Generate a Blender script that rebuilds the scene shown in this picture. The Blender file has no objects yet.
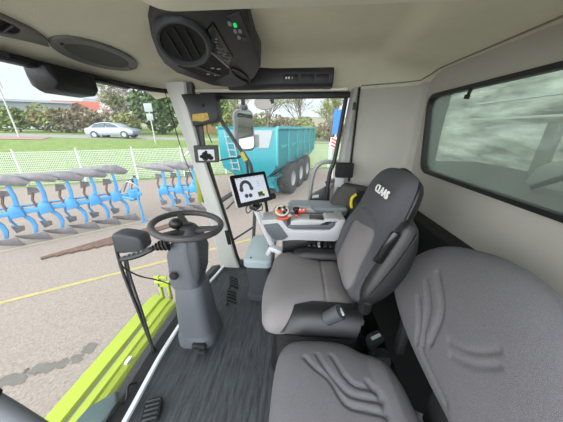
import bpy, bmesh, math, random
from mathutils import Vector, Matrix, noise
random.seed(7)
PI = math.pi
COL = bpy.context.scene.collection
WM = {}

# ------------------------------------------------------------------ materials
def lin(c):
    return tuple(((v/255)/12.92 if v/255 <= .04045 else ((v/255+.055)/1.055)**2.4) for v in c)
MATS = {}
DAY = dict(asphalt=.40, concrete_road=.40, red_path=.42, grass=.45, worn_line_paint=.42, worn_pale_line=.42, damp_asphalt=.31, teal_paint=.60, teal_rib_paint=.55,
  grey_tarpaulin=.45, tyre_rubber=.8, pale_rim=.5, plough_blue=.62, worn_steel=.55, rusty_steel=.5, white_wire=.75, silver_car_paint=.55, chassis_black=.7, bark=.5,
  orange_render=.5, grey_cladding=.5, white_render=.55, red_tiles=.5, blue_sign_face=.6, hill_scrub=.5, leaf=.55, lime_paint=.62, olive_paint=.6, machine_green_grey=.45, machine_white=.6)
def mat(name, rgb, rough=.6, metal=0., var=.0, vscale=8., bump=0., bscale=60., rgb2=None, emit=0., spec=.5, stretch=None, coat=0.):
    if name in MATS: return MATS[name]
    m = bpy.data.materials.new(name); m.use_nodes = True; MATS[name] = m
    nt = m.node_tree; b = nt.nodes['Principled BSDF']
    k_ = DAY.get(name.split('_')[0] if name.startswith('leaf') else name, 1.)     # open-air surfaces: base colour darkened so the bright outdoors doesn't wash out
    c = tuple(v*k_ for v in lin(rgb)) + (1,)
    b.inputs['Base Color'].default_value = c
    b.inputs['Roughness'].default_value = rough
    b.inputs['Metallic'].default_value = metal
    b.inputs['Specular IOR Level'].default_value = spec
    if coat: b.inputs['Coat Weight'].default_value = coat
    if emit:
        b.inputs['Emission Color'].default_value = c; b.inputs['Emission Strength'].default_value = emit
    tc = nt.nodes.new('ShaderNodeTexCoord'); src = tc.outputs['Object']
    if stretch:
        mp = nt.nodes.new('ShaderNodeMapping'); mp.inputs['Scale'].default_value = stretch
        nt.links.new(src, mp.inputs['Vector']); src = mp.outputs['Vector']
    if var or rgb2:
        n = nt.nodes.new('ShaderNodeTexNoise'); n.inputs['Scale'].default_value = vscale; n.inputs['Detail'].default_value = 6
        n.inputs['Roughness'].default_value = .65
        nt.links.new(src, n.inputs['Vector'])
        r = nt.nodes.new('ShaderNodeValToRGB')
        r.color_ramp.elements[0].position = .32; r.color_ramp.elements[1].position = .68
        if rgb2: c2 = tuple(v*k_ for v in lin(rgb2)) + (1,); c1 = c
        else:
            c1 = tuple(v*(1-var) for v in c[:3]) + (1,); c2 = tuple(min(1, v*(1+var)) for v in c[:3]) + (1,)
        r.color_ramp.elements[0].color = c1; r.color_ramp.elements[1].color = c2
        nt.links.new(n.outputs['Fac'], r.inputs['Fac']); nt.links.new(r.outputs['Color'], b.inputs['Base Color'])
    if bump:
        n = nt.nodes.new('ShaderNodeTexNoise'); n.inputs['Scale'].default_value = bscale; n.inputs['Detail'].default_value = 3
        nt.links.new(src, n.inputs['Vector'])
        bp = nt.nodes.new('ShaderNodeBump'); bp.inputs['Strength'].default_value = bump; bp.inputs['Distance'].default_value = .01
        nt.links.new(n.outputs['Fac'], bp.inputs['Height']); nt.links.new(bp.outputs['Normal'], b.inputs['Normal'])
    return m

def glass(name, tint=(1,1,1), gloss=.06, rough=0.0, gcol=(1,1,1)):
    m = bpy.data.materials.new(name); m.use_nodes = True; MATS[name] = m
    nt = m.node_tree; nt.nodes.clear()
    out = nt.nodes.new('ShaderNodeOutputMaterial'); mx = nt.nodes.new('ShaderNodeMixShader')
    t = nt.nodes.new('ShaderNodeBsdfTransparent'); t.inputs['Color'].default_value = tint + (1,)
    g = nt.nodes.new('ShaderNodeBsdfGlossy'); g.inputs['Roughness'].default_value = rough
    g.inputs['Color'].default_value = gcol + (1,)
    f = nt.nodes.new('ShaderNodeLayerWeight'); f.inputs['Blend'].default_value = gloss
    nt.links.new(f.outputs['Fresnel'], mx.inputs['Fac'])
    nt.links.new(t.outputs[0], mx.inputs[1]); nt.links.new(g.outputs[0], mx.inputs[2]); nt.links.new(mx.outputs[0], out.inputs['Surface'])
    return m

M_HEAD = mat('headliner', (214,211,188), .9, var=.05, vscale=3, bump=.25, bscale=260)
M_HEADB = mat('roof_lip_foam', (222,220,202), .9, bump=.15, bscale=300)  # headliner tone lightened to paint in the stronger light on the roof lip
M_WALL = mat('wall_lining', (168,165,156), .9, var=.04, vscale=3, bump=.2, bscale=300)
M_BLK = mat('black_plastic', (26,27,28), .45, bump=.1, bscale=400)
M_BLKM = mat('black_matte', (18,18,19), .8, bump=.1, bscale=200)
M_BLKG = mat('black_gloss', (14,14,16), .15)
M_DGR = mat('dark_grey_plastic', (58,60,64), .5, bump=.15, bscale=500)
M_BEZ = mat('bezel_grey', (104,104,98), .6)
M_COL = mat('column_plastic', (80,83,88), .5, bump=.15, bscale=500)
M_CON = mat('console_plastic', (38,39,42), .45, bump=.12, bscale=400)
M_LGR = mat('light_grey_plastic', (168,168,168), .5, bump=.1, bscale=500)
M_MGR = mat('mid_grey_plastic', (128,134,138), .5, bump=.1, bscale=500)
M_SILV = mat('silver_plastic', (190,192,194), .35)
M_STEEL = mat('steel', (190,190,192), .3, metal=.9)
M_FLOOR = mat('floor_rubber', (30,32,35), .5, rgb2=(70,74,77), vscale=11, bump=.4, bscale=90, stretch=(5.0,.55,1))
M_FABD = mat('fabric_dark', (76,76,80), .95, var=.12, vscale=220, bump=.4, bscale=700)
M_FABL = mat('fabric_light', (114,110,110), .95, var=.10, vscale=220, bump=.4, bscale=700)
M_FABM = mat('fabric_grey', (97,95,98), .95, var=.16, vscale=260, bump=.5, bscale=700)
M_VINYL = mat('black_vinyl', (20,20,22), .4, bump=.2, bscale=350)
M_WHITE = mat('white_print', (225,225,222), .6)
M_RED = mat('red_plastic', (200,52,30), .4)
M_ORG = mat('orange_plastic', (225,120,50), .4)
M_YEL = mat('yellow_plastic', (225,205,40), .5)
M_LIME = mat('lime_paint', (184,204,34), .35, var=.05, vscale=4, coat=.3)
M_LIMED = mat('lime_slot', (110,118,60), .5)
M_PALE = mat('pale_button', (205,198,182), .5)
M_GREENLED = mat('green_lamp', (30,200,90), .5, emit=.6)
M_SCREEN = mat('lit_screen', (196,200,212), .3, emit=.25)
M_SCRD = mat('screen_graphics', (50,52,58), .3, emit=.4)
M_SCRY = mat('screen_yellow', (190,200,60), .3, emit=.6)
M_LABEL = mat('yellow_label', (205,180,95), .7, rgb2=(165,135,60), vscale=60)
M_ASPH = mat('asphalt', (166,150,138), .9, rgb2=(214,197,184), vscale=34, bump=.35, bscale=30)
M_CONC = mat('concrete_road', (190,186,182), .9, var=.08, vscale=1)
M_ROADR = mat('red_path', (200,160,150), .9, var=.08, vscale=1)
M_GRASS = mat('grass', (112,150,62), .95, rgb2=(158,176,92), vscale=2.5, bump=.5, bscale=20)
M_LINE = mat('worn_line_paint', (225,208,130), .8, var=.12, vscale=9)
M_LINEW = mat('worn_pale_line', (220,212,180), .8, var=.1, vscale=9)
M_WET = mat('damp_asphalt', (140,132,124), .6, rgb2=(168,160,150), vscale=6)
M_TEAL = mat('teal_paint', (14,146,156), .4, var=.06, vscale=2)
M_TEALD = mat('teal_rib_paint', (50,184,192), .4)
M_TARP = mat('grey_tarpaulin', (196,204,204), .8, var=.05, vscale=3)
M_TYRE = mat('tyre_rubber', (66,66,64), .9, var=.15, vscale=12, bump=.4, bscale=20)
M_RIM = mat('pale_rim', (196,200,200), .5)
M_BLUE = mat('plough_blue', (75,165,228), .4, var=.12, vscale=5)
M_MOULD = mat('worn_steel', (112,112,122), .45, metal=.3, rgb2=(150,140,140), vscale=6)
M_RUST_REFL = mat('rusty_steel', (120,84,68), .85, rgb2=(150,120,104), vscale=9)  # rust on the skimmer arms, a reflection's brown on the ground bars
M_FENCE = mat('white_wire', (226,232,226), .6)
M_CAR = mat('silver_car_paint', (176,188,206), .3, metal=.2, coat=.4)
M_CARG = mat('car_window', (60,70,82), .15)
M_CHAS = mat('chassis_black', (52,54,56), .6)
M_WOOD = mat('bark', (128,116,100), .95, var=.2, vscale=6)
M_BRICK = mat('orange_render', (206,160,112), .9, var=.06, vscale=1)
M_GREYB = mat('grey_cladding', (150,156,162), .8, var=.04, vscale=.5)
M_WHITEB = mat('white_render', (226,222,216), .9)
M_ROOFR = mat('red_tiles', (190,104,84), .9, var=.1, vscale=2)
M_BLUES = mat('blue_sign_face', (24,120,215), .5)
M_OLIVE = mat('olive_paint', (150,160,50), .5)
M_HOUSE = mat('machine_green_grey', (160,166,154), .7, var=.1, vscale=2)
M_HOUSED = mat('machine_dark_deck', (52,58,52), .7, var=.2, vscale=4)
M_HOUSEN = mat('machine_reflection_panel', (78,88,76), .7, rgb2=(214,220,210), vscale=2.6, stretch=(1,.5,2.5))  # pale streaks paint the rear glass's bright hazy reflections onto the panel
M_HOUSEL = mat('machine_white', (226,236,226), .5)
M_MIRR = mat('mirror_glass', (225,230,232), .03, metal=1.)
M_FLT = {}
def add_haze(m, f, col):  # mixes veiling haze into the glass as a pale diffuse share
    nt = m.node_tree; out = nt.nodes['Material Output']; prev = out.inputs['Surface'].links[0].from_socket
    d = nt.nodes.new('ShaderNodeBsdfTranslucent'); d.inputs['Color'].default_value = col + (1,)
    d2 = nt.nodes.new('ShaderNodeBsdfDiffuse'); d2.inputs['Color'].default_value = col + (1,)
    ad = nt.nodes.new('ShaderNodeMixShader'); nt.links.new(d.outputs[0], ad.inputs[1]); nt.links.new(d2.outputs[0], ad.inputs[2])
    mx = nt.nodes.new('ShaderNodeMixShader'); mx.inputs['Fac'].default_value = f
    nt.links.new(prev, mx.inputs[1]); nt.links.new(ad.outputs[0], mx.inputs[2]); nt.links.new(mx.outputs[0], out.inputs['Surface'])
G_CLEAR = glass('clear_glass', (.95,.97,.96), .12, gcol=(.8,.86,.84))
G_REAR = glass('tinted_rear_glass', (.74,.79,.74), .14, gcol=(.88,.94,.9))
add_haze(G_CLEAR, .05, (.85,.88,.86)); add_haze(G_REAR, .09, (.85,.88,.85))
G_TINT = glass('tinted_visor_film', (.45,.58,.56), .1)

# ------------------------------------------------------------------ mesh helpers
def Lmat(loc=(0,0,0), rz=0, rx=0, ry=0):
    return Matrix.Translation(loc) @ Matrix.Rotation(rz,4,'Z') @ Matrix.Rotation(ry,4,'Y') @ Matrix.Rotation(rx,4,'X')

def frame(o, n, up=(0,0,1)):
    """matrix: local x = right, y = up, z = normal n, at point o"""
    n = Vector(n).normalized(); up = Vector(up)
    x = up.cross(n).normalized(); y = n.cross(x)
    m = Matrix((x, y, n)).transposed().to_4x4(); m.translation = Vector(o); return m

class MB:
    def __init__(s): s.v = []; s.f = []; s.mi = []
    def add(s, vs, fs, mi=0):
        o = len(s.v); s.v += [Vector(v) for v in vs]
        for f in fs: s.f.append([i+o for i in f]); s.mi.append(mi)
        return s
    def box(s, c, d, M=None, mi=0):
        x, y, z = d[0]/2, d[1]/2, d[2]/2
        vs = [Vector(c)+Vector((sx*x, sy*y, sz*z)) for sx in (-1,1) for sy in (-1,1) for sz in (-1,1)]
        if M is not None: vs = [M @ v for v in vs]
        return s.add(vs, [(0,1,3,2),(4,6,7,5),(0,4,5,1),(2,3,7,6),(0,2,6,4),(1,5,7,3)], mi)
    def loft(s, rings, cap=True, closed=True, mi=0):
        n = len(rings[0]); vs = [v for r in rings for v in r]; fs = []
        for k in range(len(rings)-1):
            for i in range(n if closed else n-1):
                j = (i+1) % n
                fs.append((k*n+i, k*n+j, (k+1)*n+j, (k+1)*n+i))
        if cap:
            fs.append(tuple(reversed(range(n)))); fs.append(tuple((len(rings)-1)*n+i for i in range(n)))
        return s.add(vs, fs, mi)
    def cyl(s, p0, p1, r0, r1=None, seg=20, mi=0):
        if r1 is None: r1 = r0
        p0, p1 = Vector(p0), Vector(p1); M = frame((0,0,0), p1-p0, (0,0,1) if abs((p1-p0).normalized().z) < .95 else (0,1,0)).to_3x3()
        R = []
        for p, r in ((p0,r0),(p1,r1)):
            R.append([p + M @ Vector((r*math.cos(2*PI*i/seg), r*math.sin(2*PI*i/seg), 0)) for i in range(seg)])
        return s.loft(R, mi=mi)
    def lathe(s, prof, M, seg=32, mi=0, cap=True):
        R = [[M @ Vector((r*math.cos(2*PI*i/seg), r*math.sin(2*PI*i/seg), h)) for i in range(seg)] for r, h in prof]
        return s.loft(R, cap=cap, mi=mi)
    def tube(s, pts, r, seg=10, closed=False, smooth=0, mi=0, flat=1.0):
        P = [Vector(p) for p in pts]
        if smooth: P = catmull(P, smooth, closed)
        n = len(P); rings = []; prev = None
        for i, p in enumerate(P):
            t = (P[(i+1) % n]-P[i-1]) if closed else (P[min(i+1,n-1)]-P[max(i-1,0)])
            t.normalize()
            if prev is None:
                a = Vector((0,0,1)) if abs(t.z) < .9 else Vector((0,1,0)); x = a.cross(t).normalized()
            else: x = (prev - t*prev.dot(t)).normalized()
            prev = x; y = t.cross(x)
            rr = r[i*len(r)//n] if isinstance(r, (list,tuple)) else r
            rings.append([p + x*rr*math.cos(2*PI*k/seg) + y*rr*flat*math.sin(2*PI*k/seg) for k in range(seg)])
        if closed: rings.append(rings[0]); return s.loft(rings, cap=False, mi=mi)
        return s.loft(rings, mi=mi)
    def prism(s, pts, M, h0, h1, mi=0, bev=0):
        """2-D outline (x,y) in frame M, from h0 to h1 along its z"""
        if bev:
            c = Vector((sum(p[0] for p in pts)/len(pts), sum(p[1] for p in pts)/len(pts)))
            def ins(p): v = Vector(p[:2])-c; return c+v*(1-bev/max(v.length,1e-6))
            q = [ins(p) for p in pts]
            rings = [[M @ Vector((p[0],p[1],h0)) for p in pts],
                     [M @ Vector((p[0],p[1],h1-bev*(1 if h1>h0 else -1))) for p in pts],
                     [M @ Vector((p[0],p[1],h1)) for p in q]]
        else: rings = [[M @ Vector((p[0],p[1],h)) for p in pts] for h in (h0,h1)]
        return s.loft(rings, mi=mi)
    def sph(s, c, r, sc=(1,1,1), M=None, seg=20, mi=0):
        rings = []
        for k in range(1, seg//2):
            a = PI*k/(seg//2)
            rings.append([Vector((r*sc[0]*math.sin(a)*math.cos(2*PI*i/seg), r*sc[1]*math.sin(a)*math.sin(2*PI*i/seg), -r*sc[2]*math.cos(a))) for i in range(seg)])
        rings = [[(M @ v if M is not None else v)+Vector(c) for v in R] for R in rings]
        return s.loft(rings, mi=mi)

def catmull(P, n, closed=False):
    out = []; N = len(P)
    rng = range(N) if closed else range(N-1)
    for i in rng:
        if closed: a,b,c,d = P[i-1],P[i],P[(i+1)%N],P[(i+2)%N]
        else: a,b,c,d = P[max(i-1,0)],P[i],P[i+1],P[min(i+2,N-1)]
        for k in range(n):
            t = k/n
            out.append(.5*((2*b)+(c-a)*t+(2*a-5*b+4*c-d)*t*t+(3*b-a-3*c+d)*t**3))
    if not closed: out.append(P[-1].copy())
    return out

def rrect(w, h, r, n=6, cx=0, cy=0):
    out = []
    for sx, sy, a0 in ((1,1,0),(-1,1,PI/2),(-1,-1,PI),(1,-1,1.5*PI)):
        for k in range(n+1):
            a = a0+PI/2*k/n
            out.append((cx+sx*(w/2-r)+r*math.cos(a), cy+sy*(h/2-r)+r*math.sin(a)))
    return out

def build(name, mb, m, parent=None, world=True, bevel=0, sharp=38, seg=2):
    me = bpy.data.meshes.new(name)
    bm = bmesh.new()
    vs = [bm.verts.new(v) for v in mb.v]
    for f, mi in zip(mb.f, mb.mi):
        try: fc = bm.faces.new([vs[i] for i in f]); fc.material_index = mi
        except ValueError: pass
    bmesh.ops.recalc_face_normals(bm, faces=bm.faces)
    if bevel:
        es = [e for e in bm.edges if len(e.link_faces) == 2 and e.calc_face_angle(0) > .5]
        bmesh.ops.bevel(bm, geom=es, offset=bevel, segments=seg, affect='EDGES', profile=.5, clamp_overlap=True)
    for f in bm.faces: f.smooth = True
    for e in bm.edges:
        if len(e.link_faces) != 2 or e.calc_face_angle(0) > math.radians(sharp): e.smooth = False
    bm.to_mesh(me); bm.free()
    for x in (m if isinstance(m, (list,tuple)) else [m]): me.materials.append(x)
    o = bpy.data.objects.new(name, me); COL.objects.link(o)
    if parent is not None:
        o.parent = parent
        if world: me.transform(WM[parent.name].inverted())
        WM[o.name] = WM[parent.name]
    else: WM[o.name] = Matrix()
    return o

def thing(name, label, cat, loc=(0,0,0), rz=0, group=None):
    o = bpy.data.objects.new(name, None); COL.objects.link(o); o.empty_display_size = .05
    o.location = loc; o.rotation_euler = (0,0,rz)
    WM[o.name] = Matrix.Translation(loc) @ Matrix.Rotation(rz,4,'Z')
    return tag(o, label, cat, group)
def tag(o, label, cat, group=None):
    o['label'] = label; o['category'] = cat
    if group: o['group'] = group
    return o
def struct(name, mb, m, parent=None, **k):
    o = build(name, mb, m, parent, **k); o['kind'] = 'structure'; return o
def children(o): return [c for c in bpy.data.objects if c.parent == o]
def copy_tree(o, parent=None):
    c = o.copy(); COL.objects.link(c)
    if parent is not None: c.parent = parent
    for ch in children(o): copy_tree(ch, c)
    return c

def pad(outline, M, thick, grooves=(), crown=.02, back=.02, nr=46, na=150, edge=7., saddle=None):
    """upholstered pad: outline (x,y) smoothed, front rises along the frame's z; grooves = (polyline, width, depth)"""
    P = catmull([Vector((p[0],p[1],0)) for p in outline], 12, True)
    # resample by length
    L = [0]; n = len(P)
    for i in range(n): L.append(L[-1]+(P[(i+1)%n]-P[i]).length)
    Q = []; j = 0
    for k in range(na):
        t = L[-1]*k/na
        while L[j+1] < t: j += 1
        u = (t-L[j])/max(L[j+1]-L[j],1e-9); Q.append(P[j].lerp(P[(j+1)%n], u))
    c = sum(Q, Vector())/na
    G = []
    for pl, w, d in grooves:
        pp = catmull([Vector((p[0],p[1],0)) for p in pl], 5)
        G.append((pp, w, d))
    def h(p, r):
        z = thick*max(0., 1-r**edge)**.5 + crown*(1-r*r)
        if saddle: z += saddle(p.x, p.y)*(1-r**4)
        for pp, w, d in G:
            best = 9
            for a, b in zip(pp[:-1], pp[1:]):
                ab = b-a; t = max(0., min(1., (p-a).dot(ab)/max(ab.length_squared,1e-9)))
                q = (a+ab*t-p).length
                if q < best: best = q
            z -= d*math.exp(-(best/w)**2)
        return z
    rings = []
    for k in range(nr, 0, -1):
        r = 1-(1-k/nr)**1.5
        R = []
        for q in Q:
            p = c+(q-c)*r; R.append(M @ Vector((p.x, p.y, h(p, r))))
        rings.append(R)
    rings.append([M @ Vector((c.x, c.y, h(c, 0)))+ (R[i]-R[i])*0 + (rings[-1][i]-rings[-1][i])*0 + (M.to_3x3() @ Vector(((Q[i]-c).x*.002,(Q[i]-c).y*.002,0))) for i in range(na)])
    low = []
    for k, (s_, z) in enumerate(((.9,-back),(.985,-back*.8),(1.004,-back*.2))):
        low.append([M @ Vector(((c+(q-c)*s_).x, (c+(q-c)*s_).y, z)) for q in Q])
    mb = MB(); mb.loft(low+rings, cap=True)
    return mb

def text_mesh(s, size, depth, M, bold=.0):
    cu = bpy.data.curves.new('lettering', 'FONT'); cu.body = s; cu.size = size; cu.extrude = depth; cu.offset = bold
    cu.align_x = 'CENTER'; cu.align_y = 'CENTER'; cu.resolution_u = 3
    o = bpy.data.objects.new('lettering', cu); COL.objects.link(o)
    bpy.context.view_layer.update()
    dg = bpy.context.evaluated_depsgraph_get(); me = o.evaluated_get(dg).to_mesh()
    mb = MB(); mb.add([M @ v.co for v in me.vertices], [tuple(p.vertices) for p in me.polygons])
    o.evaluated_get(dg).to_mesh_clear(); bpy.data.objects.remove(o); bpy.data.curves.remove(cu)
    return mb

def ringplate(outer, inner, M, h0, h1, mi=0):
    """frame between two outlines with equal point counts"""
    n = len(outer); mb = MB()
    A = [M @ Vector((p[0],p[1],h0)) for p in outer]; B = [M @ Vector((p[0],p[1],h1)) for p in outer]
    C = [M @ Vector((p[0],p[1],h1)) for p in inner]; D = [M @ Vector((p[0],p[1],h0)) for p in inner]
    mb.loft([A,B,C,D,A], cap=False, mi=mi)
    return mb

# ================================================================== CAB SHELL
def hz(X, Y):
    a = .165*max(0, (-.5-X)/.65)**1.3
    b = .17*max(0, (Y-1.55)/.3)**1.3
    c = (.035*min(1,max(0,(X-.42-.1*(Y-1))/.07))+.05*max(0,(X-.45)/.43))
    return 1.78-(a**3+b**3+c**3)**(1/3)

def floor_front(Y):   # curved front edge of the floor
    P = [(-.6,-.74),(0,-.775),(.5,-.81),(.9,-.835),(1.4,-.82),(1.85,-.74)]
    for (a,xa),(b,xb) in zip(P[:-1], P[1:]):
        if Y <= b:
            t = (Y-a)/(b-a); t = t*t*(3-2*t)*.4+t*.6
            return xa+(xb-xa)*t
    return P[-1][1]
ys = [-.25+2.13*i/40 for i in range(41)]
mb = MB()
mb.loft([[Vector((floor_front(y),y,0)), Vector((.93,y,0)), Vector((.93,y,-.06)), Vector((floor_front(y),y,-.06))] for y in ys])
struct('floor', mb, M_FLOOR)
mb = MB(); mb.loft([[Vector((floor_front(y)+a,y,z)) for a, z in ((-.012,0),(-.012,.012),(.012,.016),(.014,0))] for y in ys])
struct('trim_1', mb, mat('sill_metal', (225,228,230), .3, metal=.2))
mb = MB(); mb.loft([[Vector((floor_front(y)+a,y,z)) for a, z in ((-.013,.004),(-.013,-.06),(-.17,-.13),(-.19,-.11),(-.15,-.03))] for y in ys])
struct('trim_2', mb, M_BLKM)

# ceiling
NX, NY = 60, 50
def sheet(x0,x1,y0,y1,nx,ny,fz,th,m,name,flip=False):
    mb = MB(); vs = []; fs = []
    for i in range(nx+1):
        for j in range(ny+1):
            X = x0+(x1-x0)*i/nx; Y = y0+(y1-y0)*j/ny; vs.append((X,Y,fz(X,Y)))
    for i in range(nx+1):
        for j in range(ny+1):
            X = x0+(x1-x0)*i/nx; Y = y0+(y1-y0)*j/ny; vs.append((X,Y,fz(X,Y)+th))
    W = ny+1; N = (nx+1)*W
    for i in range(nx):
        for j in range(ny):
            a = i*W+j; fs.append((a,a+1,a+W+1,a+W)); fs.append((N+a,N+a+W,N+a+W+1,N+a+1))
    for i in range(nx):
        a = i*W; fs.append((a,a+W,N+a+W,N+a)); a = i*W+ny; fs.append((a,N+a,N+a+W,a+W))
    for j in range(ny):
        a = j; fs.append((a,N+a,N+a+1,a+1)); a = nx*W+j; fs.append((a,a+1,N+a+1,N+a))
    mb.add(vs, fs); return struct(name, mb, m)
sheet(-1.15,.93,-.12,1.86,NX,NY,hz,.10,M_HEAD,'ceiling')
# lowered near roof panel
R = []
for z, s in ((1.70,0),(1.612,0),(1.597,.006),(1.588,.022)):
    pts = [(-.34+s, -.12),(-.34+s,.53)]
    for k in range(1,7): a = PI-PI/2*k/6; pts.append((-.27+(.07-s)*math.cos(a), .53+(.07-s)*math.sin(a)))
    pts += [(.93,.60-s),(.93,-.12)]
    R.append([Vector((x,y,z)) for x, y in pts])
mb = MB(); mb.loft(R); struct('trim_3', mb, M_HEADB)

# rear wall with window opening
FR = frame((.90,0,0), (-1,0,0))     # local x = +Y? checked below
# outline in (Y,z)
def yz(M_x):  # frame whose local (x,y) are world (Y,Z), z = -X
    m = Matrix(((0,0,-1,M_x),(1,0,0,0),(0,1,0,0),(0,0,0,1))); return m
def slanted(y0,y1t,y1b,z0,z1,r,n=6):
    corners = [(y1t,z1),(y0,z1),(y0,z0),(y1b,z0)]
    out = []
    for i in range(4):
        p = Vector(corners[i]); a = (Vector(corners[i-1])-p).normalized(); b = (Vector(corners[(i+1)%4])-p).normalized()
        for k in range(n+1):
            t = k/n; out.append(tuple(p+a*r*(1-t)**2+b*r*t**2))
    return out
inner = slanted(.02,1.752,1.640,1.055,1.562,.085)
outer = []
cn = [(1.80,1.80),(-.12,1.80),(-.12,.70),(1.80,.70)]
for i in range(4):
    for k in range(7):
        t = k/6
        p = Vector(cn[i]); a = Vector(cn[i-1]); b = Vector(cn[(i+1)%4])
        if k < 3: q = p+(a-p)*.03*(3-k)
        elif k == 3: q = p
        else: q = p+(b-p)*.03*(k-3)
        outer.append(tuple(q))
struct('wall_rear', ringplate(outer, inner, yz(.90), 0, -.025), M_WALL)
# window rubber and glass
def scale_out(pts, d):
    c = Vector((.85,1.31)); out = []
    for p in pts:
        x, y = p; out.append((x+(d if x > c.x else -d)*min(1,abs(x-c.x)/.7), y+(d if y > c.y else -d)*min(1,abs(y-c.y)/.2)))
    return out
win = ringplate(scale_out(inner,.002), scale_out(inner,-.020), yz(.90), .010, -.03)
w3 = struct('window_3', win, M_BLK)
g = MB(); g.prism(scale_out(inner,-.015), yz(.90), -.018, -.022)
build('glass_pane', g, G_REAR, w3)
c_ = MB(); c_.cyl((.90,1.355,1.545),(.895,1.36,1.505),.008); c_.cyl((.895,1.36,1.515),(.893,1.362,1.495),.013)
build('rubber_stop', c_, M_BLKM, w3)
# dark lower rear lining
mb = MB(); mb.box((.86,.95,.39),(.12,1.80,.78)); struct('baseboard_rear', mb, M_BLKM, bevel=.02)
# rear right corner panel
mb = MB(); rings = []
prof = [(.445,1.84),(.50,1.832),(.62,1.822),(.74,1.812),(.80,1.806),(.83,1.800),(.85,1.790),(.86,1.775),(.905,1.772)]
for z in (0,.88,1.2,1.5,1.72):
    rings.append([Vector((x,y+(.0 if z < 1.6 else .01),z)) for x, y in prof]+[Vector((.92,1.9,z)),Vector((.445,1.9,z))])
mb.loft(rings); struct('wall_right', mb, M_WALL)
mb = MB(); mb.tube([(.862,-.1+1.80*i/30,hz(.862,-.1+1.80*i/30)-.001) for i in range(31)]+[(.83,1.765,hz(.83,1.765)-.001),(.74,1.785,hz(.74,1.785)),(.60,1.80,hz(.60,1.80)),(.445,1.815,hz(.445,1.815))], .005, 8)
struct('trim_13', mb, mat('seam_grey', (120,118,108), .9))
# dark crease line at pillar
mb = MB(); mb.box((.438,1.835,1.28),(.012,.03,.70)); struct('trim_4', mb, M_BLKM)
# B pillar (grey)
mb = MB()
rings = []
for z, x0 in ((0,.30),(.9,.325),(1.2,.348),(1.45,.368),(1.62,.385)):
    rings.append([Vector((x0,1.86,z)),Vector((x0+.01,1.80,z)),Vector((x0+.03,1.785,z)),Vector((.415,1.79,z)),Vector((.43,1.82,z)),Vector((.43,1.86,z))])
mb.loft(rings); bp_ = struct('trim_5', mb, mat('pillar_grey', (150,150,145), .7, bump=.1, bscale=300))
k_ = MB(); k_.box((.405,1.785,1.50),(.022,.012,.05)); build('striker', k_, M_BLK, bp_, bevel=.004)
# black door seal along B pillar and header
mb = MB(); mb.tube([(.255,1.87,.1),(.272,1.87,.9),(.31,1.87,1.1),(.345,1.87,1.45),(.36,1.87,1.60)], .017, 8, smooth=4)
struct('trim_6', mb, M_BLK)
mb = MB(); mb.box((-.20,1.86,1.583),(1.16,.04,.045)); struct('trim_7', mb, M_BLK, bevel=.008)
mb = MB(); mb.box((-.26,1.815,1.613),(1.22,.05,.02)); struct('trim_8', mb, M_HEADB, bevel=.006)
# sill under right door
mb = MB(); mb.box((-.15,1.89,.0),(1.2,.06,.10)); struct('trim_9', mb, M_DGR, bevel=.01)
# right A pillar
mb = MB(); mbd = MB(); R1 = []; R2 = []
for z, xl, xr, y in ((-.06,-.79,-.555,1.86),(.12,-.79,-.60,1.845),(.5,-.82,-.655,1.82),(.85,-.86,-.72,1.80),(1.2,-.910,-.79,1.78),(1.50,-.965,-.83,1.76),(1.66,-.99,-.82,1.74)):
    R1.append([Vector((xl,y+.05,z)),Vector((xl+.01,y-.015,z)),Vector((xl+.03,y-.03,z)),Vector((xr-.012,y-.03,z)),Vector((xr,y-.015,z)),Vector((xr,y+.05,z))])
    w = .003 if z < .9 else (.012 if z < 1.25 else .035)
    R2.append([Vector((xr,y+.055,z)),Vector((xr,y-.01,z)),Vector((xr+w,y+.0,z)),Vector((xr+w,y+.055,z))])
mb.loft(R1); mbd.loft(R2)
ap = struct('trim_10', mb, mat('a_pillar_lining', (196,196,190), .6, bump=.1, bscale=300))
build('door_seal', mbd, M_BLK, ap)
for (x,z,h) in ((-.745,.80,.14),(-.645,.37,.15)):
    q = MB(); q.box((0,0,0),(.034,.02,h), Lmat((x,1.788,z),0,0,-.13)); build('sensor_pad', q, M_BLKM, ap, bevel=.005)
# windscreen: curved pane, top further forward
mb = MB(); vs = []; rings = []
def ws(u, v):
    Y = -.15+1.98*u
    top = -1.17+.20*max(0,(u-.72)/.28)**2; bot = floor_front(Y)-.10+.03*u
    bulge = -.05*math.sin(PI*v)
    return Vector((bot+(top-bot)*v+bulge, Y, -.06+1.67*v))
for k in range(13): rings.append([ws(i/24, k/12) for i in range(25)])
mb.loft(rings, cap=False, closed=False)
w1 = struct('window_1', mb, G_CLEAR)
fr = MB(); fr.tube([ws(i/24,1.0)+Vector((0,0,.0)) for i in range(25)], .016, 8)
build('frame', fr, M_BLK, w1)
# black pleated sun blind roll under the header
mb = MB(); mb.box((-1.125,1.02,1.602),(.05,1.0,.03)); mb.box((-1.10,1.45,1.607),(.03,.55,.014))
struct('trim_11', mb, M_BLK, bevel=.004)
# right door glass
mb = MB(); mb.add([(-.64,1.90,.03),(.27,1.90,.03),(.35,1.90,1.60),(-.80,1.90,1.60)], [(0,1,2,3)])
struct('window_2', mb, G_CLEAR)
# outer roof skin and rear bodywork hold back the sky
mb = MB(); mb.box((-.12,.88,1.93),(2.2,2.1,.06)); struct('trim_12', mb, M_LGR, bevel=.02)

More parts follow.
